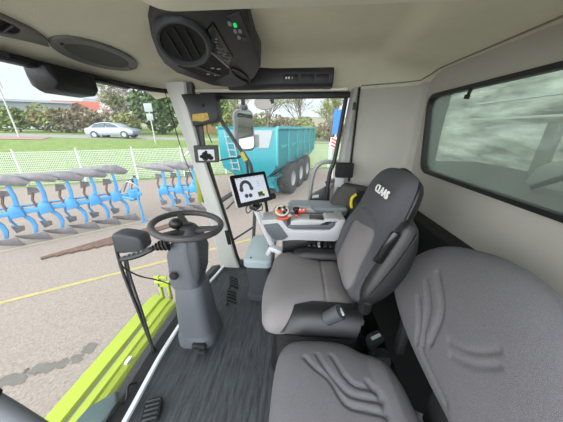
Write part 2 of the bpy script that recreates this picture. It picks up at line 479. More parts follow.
# ================================================================== THINGS INSIDE
# --- roof speaker, vents on front headliner
def hn(X, Y):
    e = .01; return Vector(((hz(X+e,Y)-hz(X-e,Y))/(2*e), (hz(X,Y+e)-hz(X,Y-e))/(2*e), -1)).normalized()
c = Vector((-.955,1.165,hz(-.955,1.165))); n = hn(c.x, c.y)
FS = frame(c, n, (0,1,0))
t = thing('roof_speaker', 'oval dark speaker set in the beige front headliner', 'speaker', c)
def ell(a, b, k=40): return [(b*math.cos(2*PI*i/k), a*math.sin(2*PI*i/k)) for i in range(k)]
build('bezel', ringplate(ell(.225,.092), ell(.170,.060), FS, -.01, .012), M_BEZ, t, bevel=.004)
q = MB(); q.prism(ell(.168,.060), FS, -.01, .006); build('grille', q, mat('speaker_cloth', (92,92,86), .9, bump=.5, bscale=900), t)
for s in (-1,1):
    q = MB(); q.prism(ell(.006,.006,10), FS @ Matrix.Translation((.0,s*.19,0)), .01, .015); build('screw', q, M_BLKM, t)
# vent
c = Vector((-.975,.80,hz(-.975,.80))); n = hn(c.x, c.y); c.y -= .035; FV = frame(c, n, (0,1,0))
t = thing('ceiling_air_vent', 'long dark slatted air vent in the headliner at upper left corner', 'air vent', c)
ov = [(-.05,-.24),(.03,-.24),(.05,-.1),(.052,.06),(.035,.14),(.028,.20),(-.01,.165),(-.035,.10),(-.05,.0)]
iv = [(-.035,-.22),(.02,-.22),(.035,-.1),(.035,.04),(.025,.085),(.01,.09),(-.015,.08),(-.027,.05),(-.035,.0)]
build('bezel', ringplate(ov, iv, FV, -.01, .014), M_BEZ, t, bevel=.003)
q = MB(); q.prism([(x*1.15,y*1.02) for x, y in iv], FV, -.02, .006); build('backing', q, M_BLKM, t)
for k in range(8):
    q = MB(); q.box((0,0,0),(.060,.005,.02), FV @ Lmat((.0,-.20+.036*k,.008),.1,.5)); build('slat', q, M_DGR, t)

# --- overhead console (wedge hanging in the right front corner)
co = Vector((-.45,1.25,1.75-.26*(1.25-.98))); cnrm = Vector((0,-.26,-1)).normalized()
def cp(x, y):   # console-plane coordinates of a world x,y
    return (x-co.x, (y-co.y)*math.sqrt(1+.26**2))
ydir = Vector((0,1,-.26)).normalized(); xdir = Vector((1,0,0))
FC = Matrix((xdir, ydir, cnrm)).transposed().to_4x4(); FC.translation = co   # z points down out of the console
FC = FC
t = thing('overhead_console', 'dark overhead console with round air vent and radio in the roof corner', 'console', co)
ol = [cp(*p) for p in ((-.53,.94),(-.60,1.02),(-.658,1.118),(-.703,1.222),(-.722,1.30),(-.708,1.387),(-.556,1.547),(-.441,1.577),(-.36,1.56),(-.27,1.46),(-.215,1.353),(-.215,1.2),(-.205,1.08),(-.19,.94))]
R = []
for z, s in ((-.16,1.02),(-.02,1.01),(-.006,.995),(0,.97)):
    R.append([FC @ Vector((p[0]*s,p[1]*s,z)) for p in ol])
q = MB(); q.loft(R); build('housing', q, M_CON, t, sharp=50)
# round vent
vc = cp(-.515,1.105)
FVt = frame((-.500,1.085,1.690), (.16,-.52,-.84), (0,1,-.3)) @ Matrix.Scale(.93,4)
q = MB(); q.lathe([(.118,-.16),(.124,.0),(.118,.014),(.108,.022),(.098,.018),(.092,.002)], FVt, 40, cap=False); build('vent_ring', q, M_DGR, t)
q = MB(); q.lathe([(.094,-.01),(.092,.006),(.075,.004),(.03,.0),(.0005,.0)], FVt, 40); v = build('vent_disc', q, M_BLKM, t)
for k in (-1.5,0,1.5):
    q = MB(); w = math.sqrt(.08**2-(k*.028)**2)
    q.box((0,0,0),(.004,1.9*w,.010), FVt @ Lmat((k*.028,0,.008),0,0,.5)); build('louvre', q, M_CON, v)
def quadp(pts, d, m, name, par, bev=.004):
    q = MB(); q.prism([cp(*p) for p in pts], FC, -.004, d, bev=bev); return build(name, q, m, par)
rp = quadp([(-.445,1.12),(-.373,1.31),(-.331,1.244),(-.343,1.024)], .008, M_BLKG, 'radio_panel', t)
random.seed(3)
for k in range(26):
    u, w_ = random.random(), random.random()
    a = Vector((-.43,1.13)).lerp(Vector((-.372,1.29)), .12+.8*w_); b = Vector((-.35,1.06)).lerp(Vector((-.336,1.235)), .12+.8*w_)
    p = a.lerp(b, .12+.76*u); x, y = cp(*p)
    q = MB(); q.prism(rrect(.009+.006*random.random(),.006,.002,3,x,y), FC, .006, .010)
    build('radio_button', q, M_MGR if k % 3 == 0 else M_DGR, rp)
db = quadp([(-.655,1.315),(-.525,1.485),(-.40,1.40),(-.385,1.345),(-.445,1.165)], .006, M_BLKM, 'storage_tray', t)
q = MB(); q.prism([cp(*p) for p in ((-.612,1.27),(-.60,1.255),(-.45,1.395),(-.462,1.41))], FC, .004, .012); build('divider', q, M_DGR, db)
for p in ((-.47,1.33),(-.50,1.37),(-.52,1.39),(-.44,1.34),(-.48,1.40)):
    x, y = cp(*p); q = MB(); q.prism(rrect(.02,.006,.002,3,x,y), FC, .004, .010); build('tray_switch', q, M_LGR, db)
bar = quadp([(-.450,1.128),(-.446,1.120),(-.374,1.322),(-.381,1.338)], .010, M_MGR, 'divider_bar', t)
cpn = quadp([(-.279,1.00),(-.250,1.145),(-.215,1.13),(-.225,.98)], .006, M_BLK, 'climate_panel', t)
for p, m in (((-.259,1.038),M_GREENLED),((-.278,1.03),M_MGR),((-.268,1.07),M_MGR),((-.248,1.07),M_MGR),((-.262,1.105),M_MGR),((-.242,1.11),M_DGR)):
    x, y = cp(*p); q = MB(); q.prism(rrect(.013,.018,.003,3,x,y), FC, .004, .011); build('climate_button', q, m, cpn)
x, y = cp(-.34,1.42); q = MB()
FO = FC @ Matrix.Translation((x,y,0)) @ Matrix.Rotation(-.35,4,'Z')
build('side_vent', ringplate(ell(.085,.032,30), ell(.076,.025,30), FO, -.004, .008), M_BLK, t)
x, y = cp(-.315,1.50); q = MB(); q.lathe([(.008,0),(.008,.012),(.0005,.012)], FC @ Matrix.Translation((x,y,0)), 12); build('knob', q, M_BLKM, t)

# --- dark strip above the right door
t = thing('overhead_switch_strip', 'dark grey switch strip above the right door header', 'switch panel', (-.05,1.72,1.66))
q = MB()
prof = lambda x: [(x,1.80,1.612),(x,1.70,1.612 if x > -.25 else 1.60),(x,1.672,1.63),(x,1.668,1.70 if x > -.25 else 1.73),(x,1.69,1.745),(x,1.80,1.745)]
q.loft([[Vector(p) for p in prof(x)] for x in (-.50,-.30,-.18,0,.20,.225)]); build('housing', q, M_CON, t, bevel=.006)
for x, w in ((-.06,.10),(.05,.085),(.15,.085)):
    z = MB(); z.box((x,1.667,1.662),(w,.008,.042)); sw = build('switch_panel', z, M_BLK, t, bevel=.003)
    if x < 0:
        for dx in (-.03,-.012,.01):
            z = MB(); z.box((x+dx,1.661,1.663),(.010,.004,.012)); build('switch_symbol', z, M_WHITE if dx<0 else M_MGR, sw)

# --- windscreen roller blind box
t = thing('sun_visor_box', 'black box hanging below the header at the top of the windscreen', 'sun visor', (-1.10,1.09,1.6))
q = MB()
prof = [(-1.19,1.60),(-1.06,1.60),(-1.055,1.53),(-1.08,1.505),(-1.16,1.498),(-1.19,1.52)]
R = []
for y, s in ((.985,.12),(.992,.5),(1.008,.92),(1.03,1),(1.19,1),(1.208,.98),(1.215,.9)):
    R.append([Vector((-1.12+(x+1.12)*min(1,.6+.4*s), y, 1.60+(z-1.60)*s)) for x, z in prof])
q.loft(R); build('housing', q, M_BLK, t, bevel=.004, sharp=50)
q = MB(); q.box((-1.11,.80,1.602),(.06,.30,.022)); build('roller', q, M_BLKM, t, bevel=.008)
for y in (.74,.78,.82,.86):
    q = MB(); q.box((-1.079,y,1.602),(.006,.03,.012)); build('slot', q, M_DGR, t)
q = MB(); q.cyl((-1.09,1.235,1.585),(-1.09,1.34,1.592),.008); build('rod', q, M_BLK, t)

# --- steering column
t = thing('steering_column', 'grey plastic steering column with black four-spoke-free round wheel', 'steering column', (-.62,1.03,0))
t['label'] = 'grey steering column with a dark round steering wheel on the rubber floor'
def sec(cx, cy, z, w, d, r, n=5, tilt=0.):
    return [Vector((cx+x, cy+y, z+tilt*x)) for x, y in rrect(w, d, r, n)]
q = MB(); q.loft([sec(-.648,1.07,0,.225,.24,.06), sec(-.648,1.07,.10,.225,.235,.06), sec(-.645,1.065,.125,.212,.225,.06),
                  sec(-.638,1.05,.30,.195,.20,.055), sec(-.625,1.03,.47,.170,.17,.05), sec(-.624,1.03,.485,.160,.16,.05)])
lower = build('lower_cover', q, M_COL, t, sharp=30)
q = MB(); q.loft([sec(-.648,1.07,-.0,.245,.255,.07), sec(-.648,1.07,.07,.242,.248,.07), sec(-.648,1.07,.09,.222,.232,.06)]); build('foot_collar', q, M_COL, t, sharp=30)
q = MB(); q.loft([sec(-.632,1.02,.492,.160,.172,.045), sec(-.634,1.02,.52,.165,.176,.045), sec(-.632,1.02,.70,.150,.16,.045), sec(-.62,1.015,.765,.12,.13,.04), sec(-.60,1.01,.80,.10,.10,.04)])
build('upper_cover', q, M_COL, t, sharp=30)
q = MB(); q.loft([sec(-.57,1.02,.50,.03,.11,.014), sec(-.553,1.02,.58,.05,.14,.02), sec(-.540,1.01,.72,.07,.15,.02), sec(-.545,1.01,.80,.06,.12,.02)])
build('side_cover', q, M_DGR, t, sharp=30)
q = MB(); q.sph((-.655,.915,.60),.024,(1,.5,1)); build('tilt_knob', q, M_BLKM, t)
q = MB(); q.box((-.60,.935,.04),(.09,.03,.04)); q.box((-.57,.915,.025),(.05,.04,.02)); build('latch', q, M_BLK, t, bevel=.008)
# wheel
WT = Matrix.Translation((-.578,1.010,.868)) @ Matrix.Scale(.875,4) @ Matrix.Rotation(math.radians(7),4,'Y') @ Matrix.Rotation(math.radians(-2),4,'X')
wr = MB(); wr.tube([WT @ Vector((.195*math.cos(2*PI*i/56), .195*math.sin(2*PI*i/56), 0)) for i in range(56)], .0165, 14, closed=True)
sw = build('steering_wheel', wr, mat('wheel_rubber', (62,60,60), .5, bump=.3, bscale=300), t)
for a in (2.3,.12,-1.9):
    d = Vector((math.cos(a), math.sin(a), 0)); pr = Vector((-d.y, d.x, 0)); R = []
    for rr, w, z, h in ((.02,.030,-.032,.014),(.07,.028,-.028,.012),(.14,.022,-.012,.009),(.19,.020,0,.008)):
        R.append([WT @ (d*rr+pr*sx*w+Vector((0,0,z+sz*h))) for sx, sz in ((-1,-1),(1,-1),(1,1),(-1,1))])
    q = MB(); q.loft(R); build('spoke', q, MATS['wheel_rubber'], sw, bevel=.004)
q = MB(); q.lathe([(.070,-.085),(.068,-.035),(.052,-.008),(.035,.002),(.0005,.003)], WT, 28); build('hub', q, M_DGR, sw)
q = MB(); q.lathe([(.026,0),(.026,.007),(.018,.009),(.0005,.007)], WT, 24); build('horn_cap', q, M_BLK, sw)
q = MB(); q.sph(WT @ Vector((-.055,-.035,.012)), .034, (1,1,.85)); build('spinner_knob', q, M_BLK, sw)
# control lever
q = MB(); q.tube([(-.655,.935,.795),(-.70,.91,.785),(-.72,.905,.779),(-.755,.89,.765),(-.80,.872,.752),(-.862,.85,.742)], [.012,.012,.010,.019,.022,.022,.016], 12, smooth=3, flat=.75)
lv = build('control_lever', q, M_BLK, t)
q = MB()
for k in range(5): 
    p = Vector((-.66,.932,.793)).lerp(Vector((-.722,.905,.779)), k/4)
    q.cyl(p, p+Vector((-.009,-.004,-.002)), .040-.006*k, .033-.006*k, 18)
build('bellows', q, M_BLKM, lv)
for k in range(5):
    p = Vector((-.765,.874,.777)).lerp(Vector((-.845,.843,.762)), k/4); q = MB(); q.sph(p, .005, (1,1,.6), seg=8); build('lever_button', q, M_MGR, lv)
# curly cable
q = MB(); q.tube([(-.862,.85,.742),(-.885,.87,.68),(-.87,.93,.58),(-.84,1.0,.50),(-.80,1.06,.42),(-.73,1.05,.38)], .004, 6, smooth=6)
build('cable', q, M_BLK, t)

# --- windscreen wiper / twin rod unit outside front glass
t = thing('windscreen_wiper', 'dark grey rounded unit on twin black rods beside the steering wheel', 'wiper', (-.985,.90,-.02))
q = MB()
FW = Matrix.Translation((-.985,1.08,.715)) @ Matrix.Scale(.80,4)
R = []
for k, (s, y) in enumerate(((.82,-.05),(.96,-.04),(1.,-.02),(1.,.03),(.9,.05))):
    pts = [(-.115,-.075),(-.12,.045),(-.105,.072),(-.06,.082),(.04,.072),(.10,.058),(.118,.03),(.12,-.035),(.105,-.058),(.05,-.07),(-.04,-.085),(-.095,-.092)]
    R.append([FW @ Vector((x*s, y*1.2, z*s)) for x, z in pts])
q.loft(R); build('head', q, M_DGR, t, bevel=.006, sharp=45)
q = MB(); q.tube([(-1.065,1.045,.72),(-1.05,1.02,.55),(-.975,.965,.30),(-.895,.91,.0)], .009, 8, smooth=5); build('rod', q, M_BLK, t)
q = MB(); q.tube([(-1.01,1.035,.64),(-.995,1.005,.50),(-.94,.955,.28),(-.888,.90,.01)], .007, 8, smooth=5); build('rod', q, M_BLK, t)
q = MB(); q.tube([(-1.03,1.035,.60),(-1.01,1.0,.44),(-.965,.965,.25)], .008, 4, smooth=4, flat=.4); build('wiper_blade', q, M_BLKM, t)
q = MB(); q.cyl((-.92,.915,-.10),(-.895,.91,.02),.02,.012); build('pivot', q, M_BLK, t)

# --- lime front cover (outside, below windscreen)
t = thing('front_cover_panel', 'lime green painted body cover in front of the windscreen base', 'body panel', (-1.17,.5,-.16))
q = MB(); R = []
for y, e in ((-.35,0),(.5,0),(1.0,.0),(1.36,0),(1.43,.015)):
    R.append([Vector((x, y-(x+1.0)*.25*(1 if y > 1.2 else 0), z-e)) for x, z in ((-1.32,-.34),(-1.335,-.12),(-1.30,-.085),(-1.20,-.08),(-1.192,-.100),(-1.165,-.100),(-1.160,-.082),(-1.115,-.085),(-1.105,-.100),(-1.075,-.11),(-1.06,-.13),(-1.06,-.34))])
q.loft(R); build('skin', q, M_LIME, t, sharp=25)
q = MB(); q.box((-1.178,.42,-.097),(.024,1.60,.006)); build('slot_liner', q, mat('slot_dark', (84,88,62), .7), t)
q = MB(); q.box((-1.09,.90,-.094),(.02,.05,.012)); build('clip', q, M_WHITE, t)
# --- lime bracket at far end
t = thing('lime_bracket', 'small lime green bracket at the far end of the front cover', 'bracket', (-1.20,1.50,-.16))
q = MB(); q.box((-1.22,1.50,-.02),(.02,.03,.28)); q.box((-1.18,1.50,.03),(.10,.03,.05)); q.box((-1.20,1.50,.10),(.12,.02,.02)); q.box((-1.15,1.51,-.06),(.02,.03,.20))
q.cyl((-1.26,1.50,.05),(-1.12,1.50,.05),.018); build('plate', q, M_LIME, t, bevel=.003)

# tinted lens low behind the front glass (seen at bottom left)
t = thing('work_light', 'dark tinted lamp body beside the lime cover at the bottom edge', 'lamp', (-.97,.55,-.13))
q = MB(); q.loft([[Vector((x,y,z)) for x, y in ((-1.08,.47),(-.93,.47),(-.90,.62),(-.97,.69),(-1.06,.60))] for z in (-.14,-.02)]+[[Vector((x,y,.0)) for x, y in ((-1.07,.48),(-.94,.48),(-.91,.615),(-.97,.675),(-1.05,.595))]])
build('lens', q, mat('dark_lens', (58,76,76), .15), t, bevel=.008)
q = MB(); q.tube([(-.92,.52,-.02),(-.90,.60,.02),(-.88,.64,-.01),(-.90,.70,.02),(-.87,.74,-.03)], .006, 6, smooth=5); build('wire', q, M_BLK, t)

# --- pedals and pedal-like pad
t = thing('foot_pedal', 'small black ribbed foot pad on the floor near the sill', 'pedal', (-.70,.60,0))
PM = Lmat((-.70,.60,0),.35)
q = MB(); q.loft([[PM @ Vector((x,y,z)) for x, y in rrect(w,d,.02,4)] for z, w, d in ((0,.075,.10),(.018,.085,.11),(.028,.080,.105))]); build('plate', q, M_BLKM, t)
for i in range(5):
    q = MB(); q.box((0,-.04+i*.02,.031),(.065,.009,.008), PM); build('rib', q, M_DGR, t, bevel=.002)
for (x, y, lab) in ((-.50,1.33,'black pedal just right behind the steering column foot'),(-.53,1.50,'farther black pedal next to the right pillar foot')):
    t = thing('brake_pedal', lab, 'pedal', (x,y,0), 0, None)
    q = MB(); q.box((0,0,0),(.085,.14,.014), Lmat((x,y,.09),.3,0,.6)); build('plate', q, M_BLKM, t, bevel=.004)
    for i in range(4):
        q = MB(); q.box((0,-.05+i*.033,.010),(.075,.012,.006), Lmat((x,y,.09),.3,0,.6)); build('rib', q, M_DGR, t)
    q = MB(); q.cyl((x-.01,y,.085),(x-.05,y,.0),.009); build('arm', q, M_BLK, t)

# --- side box under console
t = thing('side_storage_box', 'grey storage box with pale lid in front of the operator seat', 'box', (-.30,1.56,0))
q = MB(); q.loft([[Vector((x,y,z)) for x, y in rrect(w,d,.04,5,cx,1.60)] for z, w, d, cx in ((0,.20,.42,-.29),(.05,.20,.42,-.29),(.055,.18,.40,-.285),(.16,.18,.40,-.285),(.34,.20,.43,-.29))]); build('body', q, M_DGR, t)
q = MB(); q.loft([[Vector((x,y,z)) for x, y in rrect(w,d,.045,5,-.29,1.60)] for z, w, d in ((.34,.225,.45),(.385,.225,.45),(.40,.20,.42))]); build('lid', q, mat('pale_lid', (148,160,162), .5), t)
q = MB(); q.sph((-.345,1.42,.40),.008,seg=8); build('lid_lock', q, M_BLKM, t)

# --- armrest console right of the seat
t = thing('armrest_console', 'light grey armrest console with dark inlays beyond the operator seat', 'armrest console', (.02,1.48,.40))
def fxz(Y): return Matrix(((1,0,0,0),(0,0,-1,Y),(0,1,0,0),(0,0,0,1)))   # local (x,y)->(X,Z), z->-Y
Y0 = 1.40
out = [(-.255,.70),(-.25,.735),(-.12,.745),(-.095,.735),(-.06,.68),(-.02,.665),(.24,.670),(.275,.70),(.29,.755),(.345,.755),(.34,.70),(.325,.60),(.28,.580),(.0,.580),(-.12,.567),(-.16,.575),(-.225,.63)]
q = MB(); q.prism([(x,z) for x, z in out], fxz(Y0+.17), 0, .17); build('body', q, M_LGR, t, bevel=.008)
q = MB(); q.prism([(-.235,.70),(-.13,.715),(-.115,.700),(-.055,.610),(-.085,.585),(-.13,.577),(-.165,.585),(-.205,.635)], fxz(Y0), 0, .008); build('side_inlay', q, M_COL, t, bevel=.002)
q = MB(); q.prism([(-.07,.665),(-.055,.70),(.23,.705),(.27,.74),(.285,.70),(.265,.672)], fxz(Y0+.16), 0, .15); build('inner_inlay', q, M_COL, t, bevel=.004)
q = MB(); q.prism([(-.04,.700),(-.035,.735),(.02,.748),(.20,.745),(.205,.76),(.30,.76),(.30,.735),(.22,.735),(.17,.71)], fxz(Y0+.12), 0, .12); build('hand_rest', q, M_LGR, t, bevel=.006)
q = MB(); q.box((.10,Y0+.055,.725),(.20,.11,.03), None); build('pad', q, M_DGR, t, bevel=.010)
q = MB(); q.box((.145,Y0+.05,.747),(.10,.075,.016)); build('pad_latch', q, M_BLK, t, bevel=.006)
q = MB(); q.loft([[Vector((x,y,z)) for x, y in rrect(w,d,.05,5,.17,1.70)] for z, w, d in ((.70,.47,.20),(.745,.48,.21),(.765,.45,.18))]); build('side_shelf', q, M_MGR, t)
q = MB(); q.prism([(-.05,.735),(-.02,.775),(.11,.775),(.15,.745),(.15,.73)], fxz(1.62), 0, .05); build('raised_rim', q, M_LGR, t, bevel=.005)
q = MB(); q.box((.05,1.50,.50),(.30,.12,.16)); build('support', q, M_BLK, t, bevel=.01)
for x in (.10,.135,.17,.215,.25):
    q = MB(); q.cyl((x,1.395,.555),(x,1.36,.56),.009,seg=10); q.box((x,1.40,.56),(.016,.03,.02)); build('adjuster_knob', q, M_BLK if x != .17 else M_MGR, t)
# multifunction grip
g = thing('joystick', 'pale round multi-button grip on the front end of the armrest console', 'joystick', (-.10,1.45,.735))
JM = frame((-.105,1.43,.795), (.25,-.75,.62))
q = MB(); q.loft([[JM @ Vector((s*x,s*y,z)) for x, y in [( .060*math.cos(2*PI*i/28), .048*math.sin(2*PI*i/28)) for i in range(28)]] for s, z in ((.5,-.035),(.85,-.028),(1.,-.01),(1.,.006),(.85,.016),(.4,.020))]); hd = build('grip', q, mat('grip_grey', (120,116,110), .5), g)
q = MB(); q.prism([(.050*math.cos(2*PI*i/28), .040*math.sin(2*PI*i/28)) for i in range(28)], JM, .010, .018); build('face_plate', q, M_PALE, hd)
for x, y, r, m in ((-.018,.018,.011,M_BLKM),(.020,.020,.010,M_BLKM),(.030,-.002,.010,M_BLKM),(.012,-.018,.012,M_BLKM),(-.010,-.002,.009,M_RED),(-.034,.0,.009,M_ORG),(-.026,-.016,.009,M_ORG),(.004,.006,.007,M_WHITE),(.02,-.006,.006,M_RED)):
    q = MB(); q.lathe([(r,0),(r,.008),(.0005,.009)], JM @ Matrix.Translation((x,y,.016)), 14); build('button', q, m, hd)
q = MB(); q.cyl((-.09,1.45,.735),(-.10,1.44,.79),.018,.022); build('stem', q, M_BLK, g)
q = MB(); q.tube([(-.13,1.40,.752),(-.09,1.385,.755),(-.05,1.39,.765)], .011, 8, smooth=4); build('red_trim', q, M_RED, g)['label'] = 'red trim bar'
g = thing('drive_lever', 'short black lever with red buttons behind the pale round grip', 'lever', (.005,1.52,.72))
q = MB(); q.cyl((.005,1.52,.72),(.0,1.50,.785),.013,.017); q.sph((.0,1.50,.79),.024,(1.2,1,.7)); build('stem', q, M_BLK, g)
q = MB(); q.box((.045,1.49,.782),(.06,.05,.022)); build('button_block', q, M_RED, g, bevel=.006)
for dx in (.03,.055):
    q = MB(); q.cyl((dx,1.475,.79),(dx,1.475,.80),.008,seg=10); build('button', q, M_PALE, g)
q = MB(); q.box((.005,1.45,.76),(.03,.03,.012)); build('red_tab', q, M_RED, g, bevel=.003)

# --- touch monitor
t = thing('terminal_monitor', 'touch terminal on a silver stalk with a gauge on its lit screen', 'monitor', (-.17,1.46,.40))
pc = (-.3258,1.5083,.9357); yaw, pit, roll = -.7779, .4232, -.0117
n = Vector((math.cos(yaw)*math.cos(pit), math.sin(yaw)*math.cos(pit), math.sin(pit)))
r_ = Vector((-math.sin(yaw), math.cos(yaw), 0)); u_ = n.cross(r_)
rr = r_*math.cos(roll)+u_*math.sin(roll); uu = u_*math.cos(roll)-r_*math.sin(roll)
FM = Matrix((rr,uu,n)).transposed().to_4x4() @ Matrix.Scale(1.04,4); FM.translation = Vector(pc)
q = MB(); q.loft([[FM @ Vector((x,y,z)) for x, y in rrect(w,h,.012,4)] for w, h, z in ((.270,.20,-.040),(.284,.216,-.034),(.286,.218,-.008),(.282,.214,-.006))]); build('case', q, M_LGR, t)
q = MB(); q.prism(rrect(.288,.220,.010,4), FM, -.006, .003); build('bezel', q, M_BLKG, t)
q = MB(); q.prism(rrect(.236,.168,.002,2,.002,.002), FM, .002, .0045); scr = build('screen', q, M_SCREEN, t)
def arc(cx, cy, r0, r1, a0, a1, k=20):
    o = [(cx+r1*math.cos(a0+(a1-a0)*i/k), cy+r1*math.sin(a0+(a1-a0)*i/k)) for i in range(k+1)]
    return o+[(cx+r0*math.cos(a1-(a1-a0)*i/k), cy+r0*math.sin(a1-(a1-a0)*i/k)) for i in range(k+1)]
ax, ay = -.048, .018
M4 = lambda r, a: (ax+r*math.cos(a), ay+r*math.sin(a))
q = MB(); q.prism(arc(ax, ay, .026, .048, -.25, PI+.25, 28), FM, .004, .0058); build('gauge_arc', q, M_SCRD, scr)
for x, y, r in ((-.088,.004,.015),(-.008,.004,.015),(-.062,-.042,.014),(-.030,-.044,.014)):
    q = MB(); q.prism([(x+r*math.cos(2*PI*i/16), y+r*math.sin(2*PI*i/16)) for i in range(16)], FM, .004, .0062); build('gauge_dot', q, M_SCRD, scr)
q = MB(); q.prism(rrect(.052,.036,.001,1,.060,-.050), FM, .004, .0056); build('camera_tile', q, M_SCRD, scr)
for k in range(7): q = MB(); q.prism(rrect(.018,.0025,.001,1,-.10+k*.034,.080), FM, .004, .0055); build('menu_mark', q, M_SCRD, scr)
for k in range(3): q = MB(); q.prism(rrect(.022,.002,.001,1,.058,.045-k*.016), FM, .004, .0055); build('text_line', q, M_SCRD, scr)
q = MB(); q.prism(rrect(.016,.020,.001,1,.083,-.040), FM, .005, .0064); q.prism(rrect(.028,.003,.001,1,.052,-.062), FM, .005, .0064); build('map_tile', q, M_SCRY, scr)
q = MB(); q.cyl(FM @ Vector((.155,-.085,-.02)), FM @ Vector((.155,-.085,.012)), .024); q.cyl(FM @ Vector((.13,-.085,-.02)), FM @ Vector((.155,-.085,-.01)), .012); build('rotary_knob', q, M_BLK, t)
q = MB(); q.box((0,0,0),(.045,.10,.03), Lmat((-.30,1.50,.80),-.2,0,.3)); q.cyl((-.32,1.52,.78),(-.29,1.49,.84),.02); build('clamp', q, M_BLK, t, bevel=.005)
q = MB(); q.tube([(-.315,1.50,.80),(-.275,1.49,.70),(-.20,1.465,.53),(-.185,1.46,.49)], .021, 4, smooth=3); build('stalk', q, M_SILV, t, bevel=.003)
q = MB(); q.box((0,0,0),(.10,.06,.035), Lmat((-.15,1.44,.475),-.2,0,.25)); q.cyl((-.19,1.46,.47),(-.22,1.48,.40),.02); build('foot', q, M_SILV, t, bevel=.006)
q = MB(); q.tube([(-.33,1.49,.83),(-.37,1.47,.80),(-.36,1.46,.76),(-.33,1.49,.78)], .004, 6, smooth=5); q.tube([(-.26,1.50,.83),(-.25,1.47,.79),(-.29,1.48,.77)], .004, 6, smooth=5); build('cable', q, M_BLK, t)
q = MB(); q.tube([(-.245,1.58,.84),(-.235,1.60,.74),(-.235,1.62,.62),(-.22,1.62,.50),(-.22,1.60,.40)], .012, 8, smooth=5); build('guide_rod', q, M_BLK, t)

# --- small camera screen and overhead box near A pillar
t = thing('overhead_tray', 'black box with a yellow label at the top of the right pillar', 'box', (-.73,1.74,1.58))
q = MB(); q.prism([(-.86,1.58),(-.60,1.58),(-.595,1.44),(-.605,1.405),(-.65,1.385),(-.80,1.360),(-.81,1.45)], fxz(1.80), 0, .10); build('housing', q, M_BLK, t, bevel=.008)
q = MB(); q.prism([(-.795,1.40),(-.79,1.445),(-.675,1.455),(-.665,1.41),(-.72,1.395)], fxz(1.70), 0, .003); build('warning_label', q, M_LABEL, t)
q = MB(); q.box((-.70,1.698,1.505),(.022,.006,.022)); build('socket', q, M_BLKM, t)
t = thing('camera_screen', 'small black screen on the right pillar above the touch terminal', 'screen', (-.69,1.72,1.16))
CM = frame((-.695,1.64,1.165), (.25,-.93,.05))
q = MB(); q.prism(rrect(.175,.128,.010,4), CM, -.05, 0, bev=.004); build('case', q, M_BLK, t)
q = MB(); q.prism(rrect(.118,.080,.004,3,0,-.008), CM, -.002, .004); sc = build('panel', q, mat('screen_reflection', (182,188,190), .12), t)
q = MB()
for x, y, r in ((-.01,.0,.022),(-.035,-.018,.016),(.02,-.012,.018),(.03,-.03,.02),(-.01,-.03,.024),(.0,.018,.010)): q.prism([(x+r*math.cos(2*PI*i/14), y+.8*r*math.sin(2*PI*i/14)) for i in range(14)], CM, .003, .0055)
build('dark_image', q, M_BLKM, sc)
q = MB(); q.cyl((-.70,1.66,1.17),(-.765,1.78,1.20),.016); q.box((-.765,1.765,1.27),(.03,.02,.20)); build('bracket', q, M_BLK, t)
q = MB(); q.tube([(-.745,1.75,1.36),(-.70,1.72,1.38),(-.695,1.71,1.32),(-.66,1.69,1.24)], .004, 6, smooth=6); build('cable', q, M_BLK, t)
q = MB(); q.tube([(-.60,1.66,1.115),(-.54,1.75,1.12),(-.50,1.85,1.11)], .006, 6, smooth=4); build('support_rod', q, M_BLK, t)
# antenna wire beside the pillar
q = MB(); q.tube([(-.985,1.72,1.61),(-.96,1.70,1.50),(-.92,1.70,1.2),(-.86,1.70,.95)], .0035, 6, smooth=5)
tag(build('hanging_cord', q, M_BLKM), 'thin black cord running down beside the right front pillar', 'cord')

# --- operator seat
t = thing('operator_seat', 'operator seat with CLAAS lettering on its grey fabric backrest', 'seat', (.1,1.12,0))
CM_ = Lmat((.0,0,.40))
oc = [(-.175,.90),(-.155,.82),(-.10,.79),(-.02,.80),(.12,.84),(.33,.88),(.345,1.10),(.34,1.32),(.22,1.34),(.10,1.37),(-.02,1.44),(-.10,1.44),(-.155,1.38),(-.165,1.27),(-.185,1.15),(-.19,1.02)]
q = pad(oc, CM_, .085, [([(.17,1.34),(.175,1.1),(.17,.86)],.006,.008)], crown=.025, back=.04, edge=5., saddle=lambda x, y: .02*((y-1.12)/.3)**2)
build('cushion', q, M_FABL, t)
q = MB(); q.loft([[Vector((x,y,z)) for x, y in rrect(w,d,.06,5,cx,1.12)] for z, w, d, cx in ((.30,.40,.50,.12),(.33,.52,.60,.09),(.375,.53,.62,.09),(.385,.50,.58,.10))]); build('cushion_pan', q, M_BLK, t)
# near side black valance (glossy vinyl)
q = MB(); R = []
for x, zt, yo in ((-.035,.452,.0),(-.005,.492,.0),(.08,.503,.0),(.22,.500,.0),(.34,.492,.0)):
    R.append([Vector((x+.02,.905,zt-.01)),Vector((x+.01,.865,zt+.004)),Vector((x,.82,zt-.018)),Vector((x-.015,.790,zt-.045)),Vector((x-.03,.775,.400)),Vector((x-.02,.80,.385)),Vector((x,.88,.385))])
q.loft(R); build('side_bolster', q, M_VINYL, t, sharp=60)
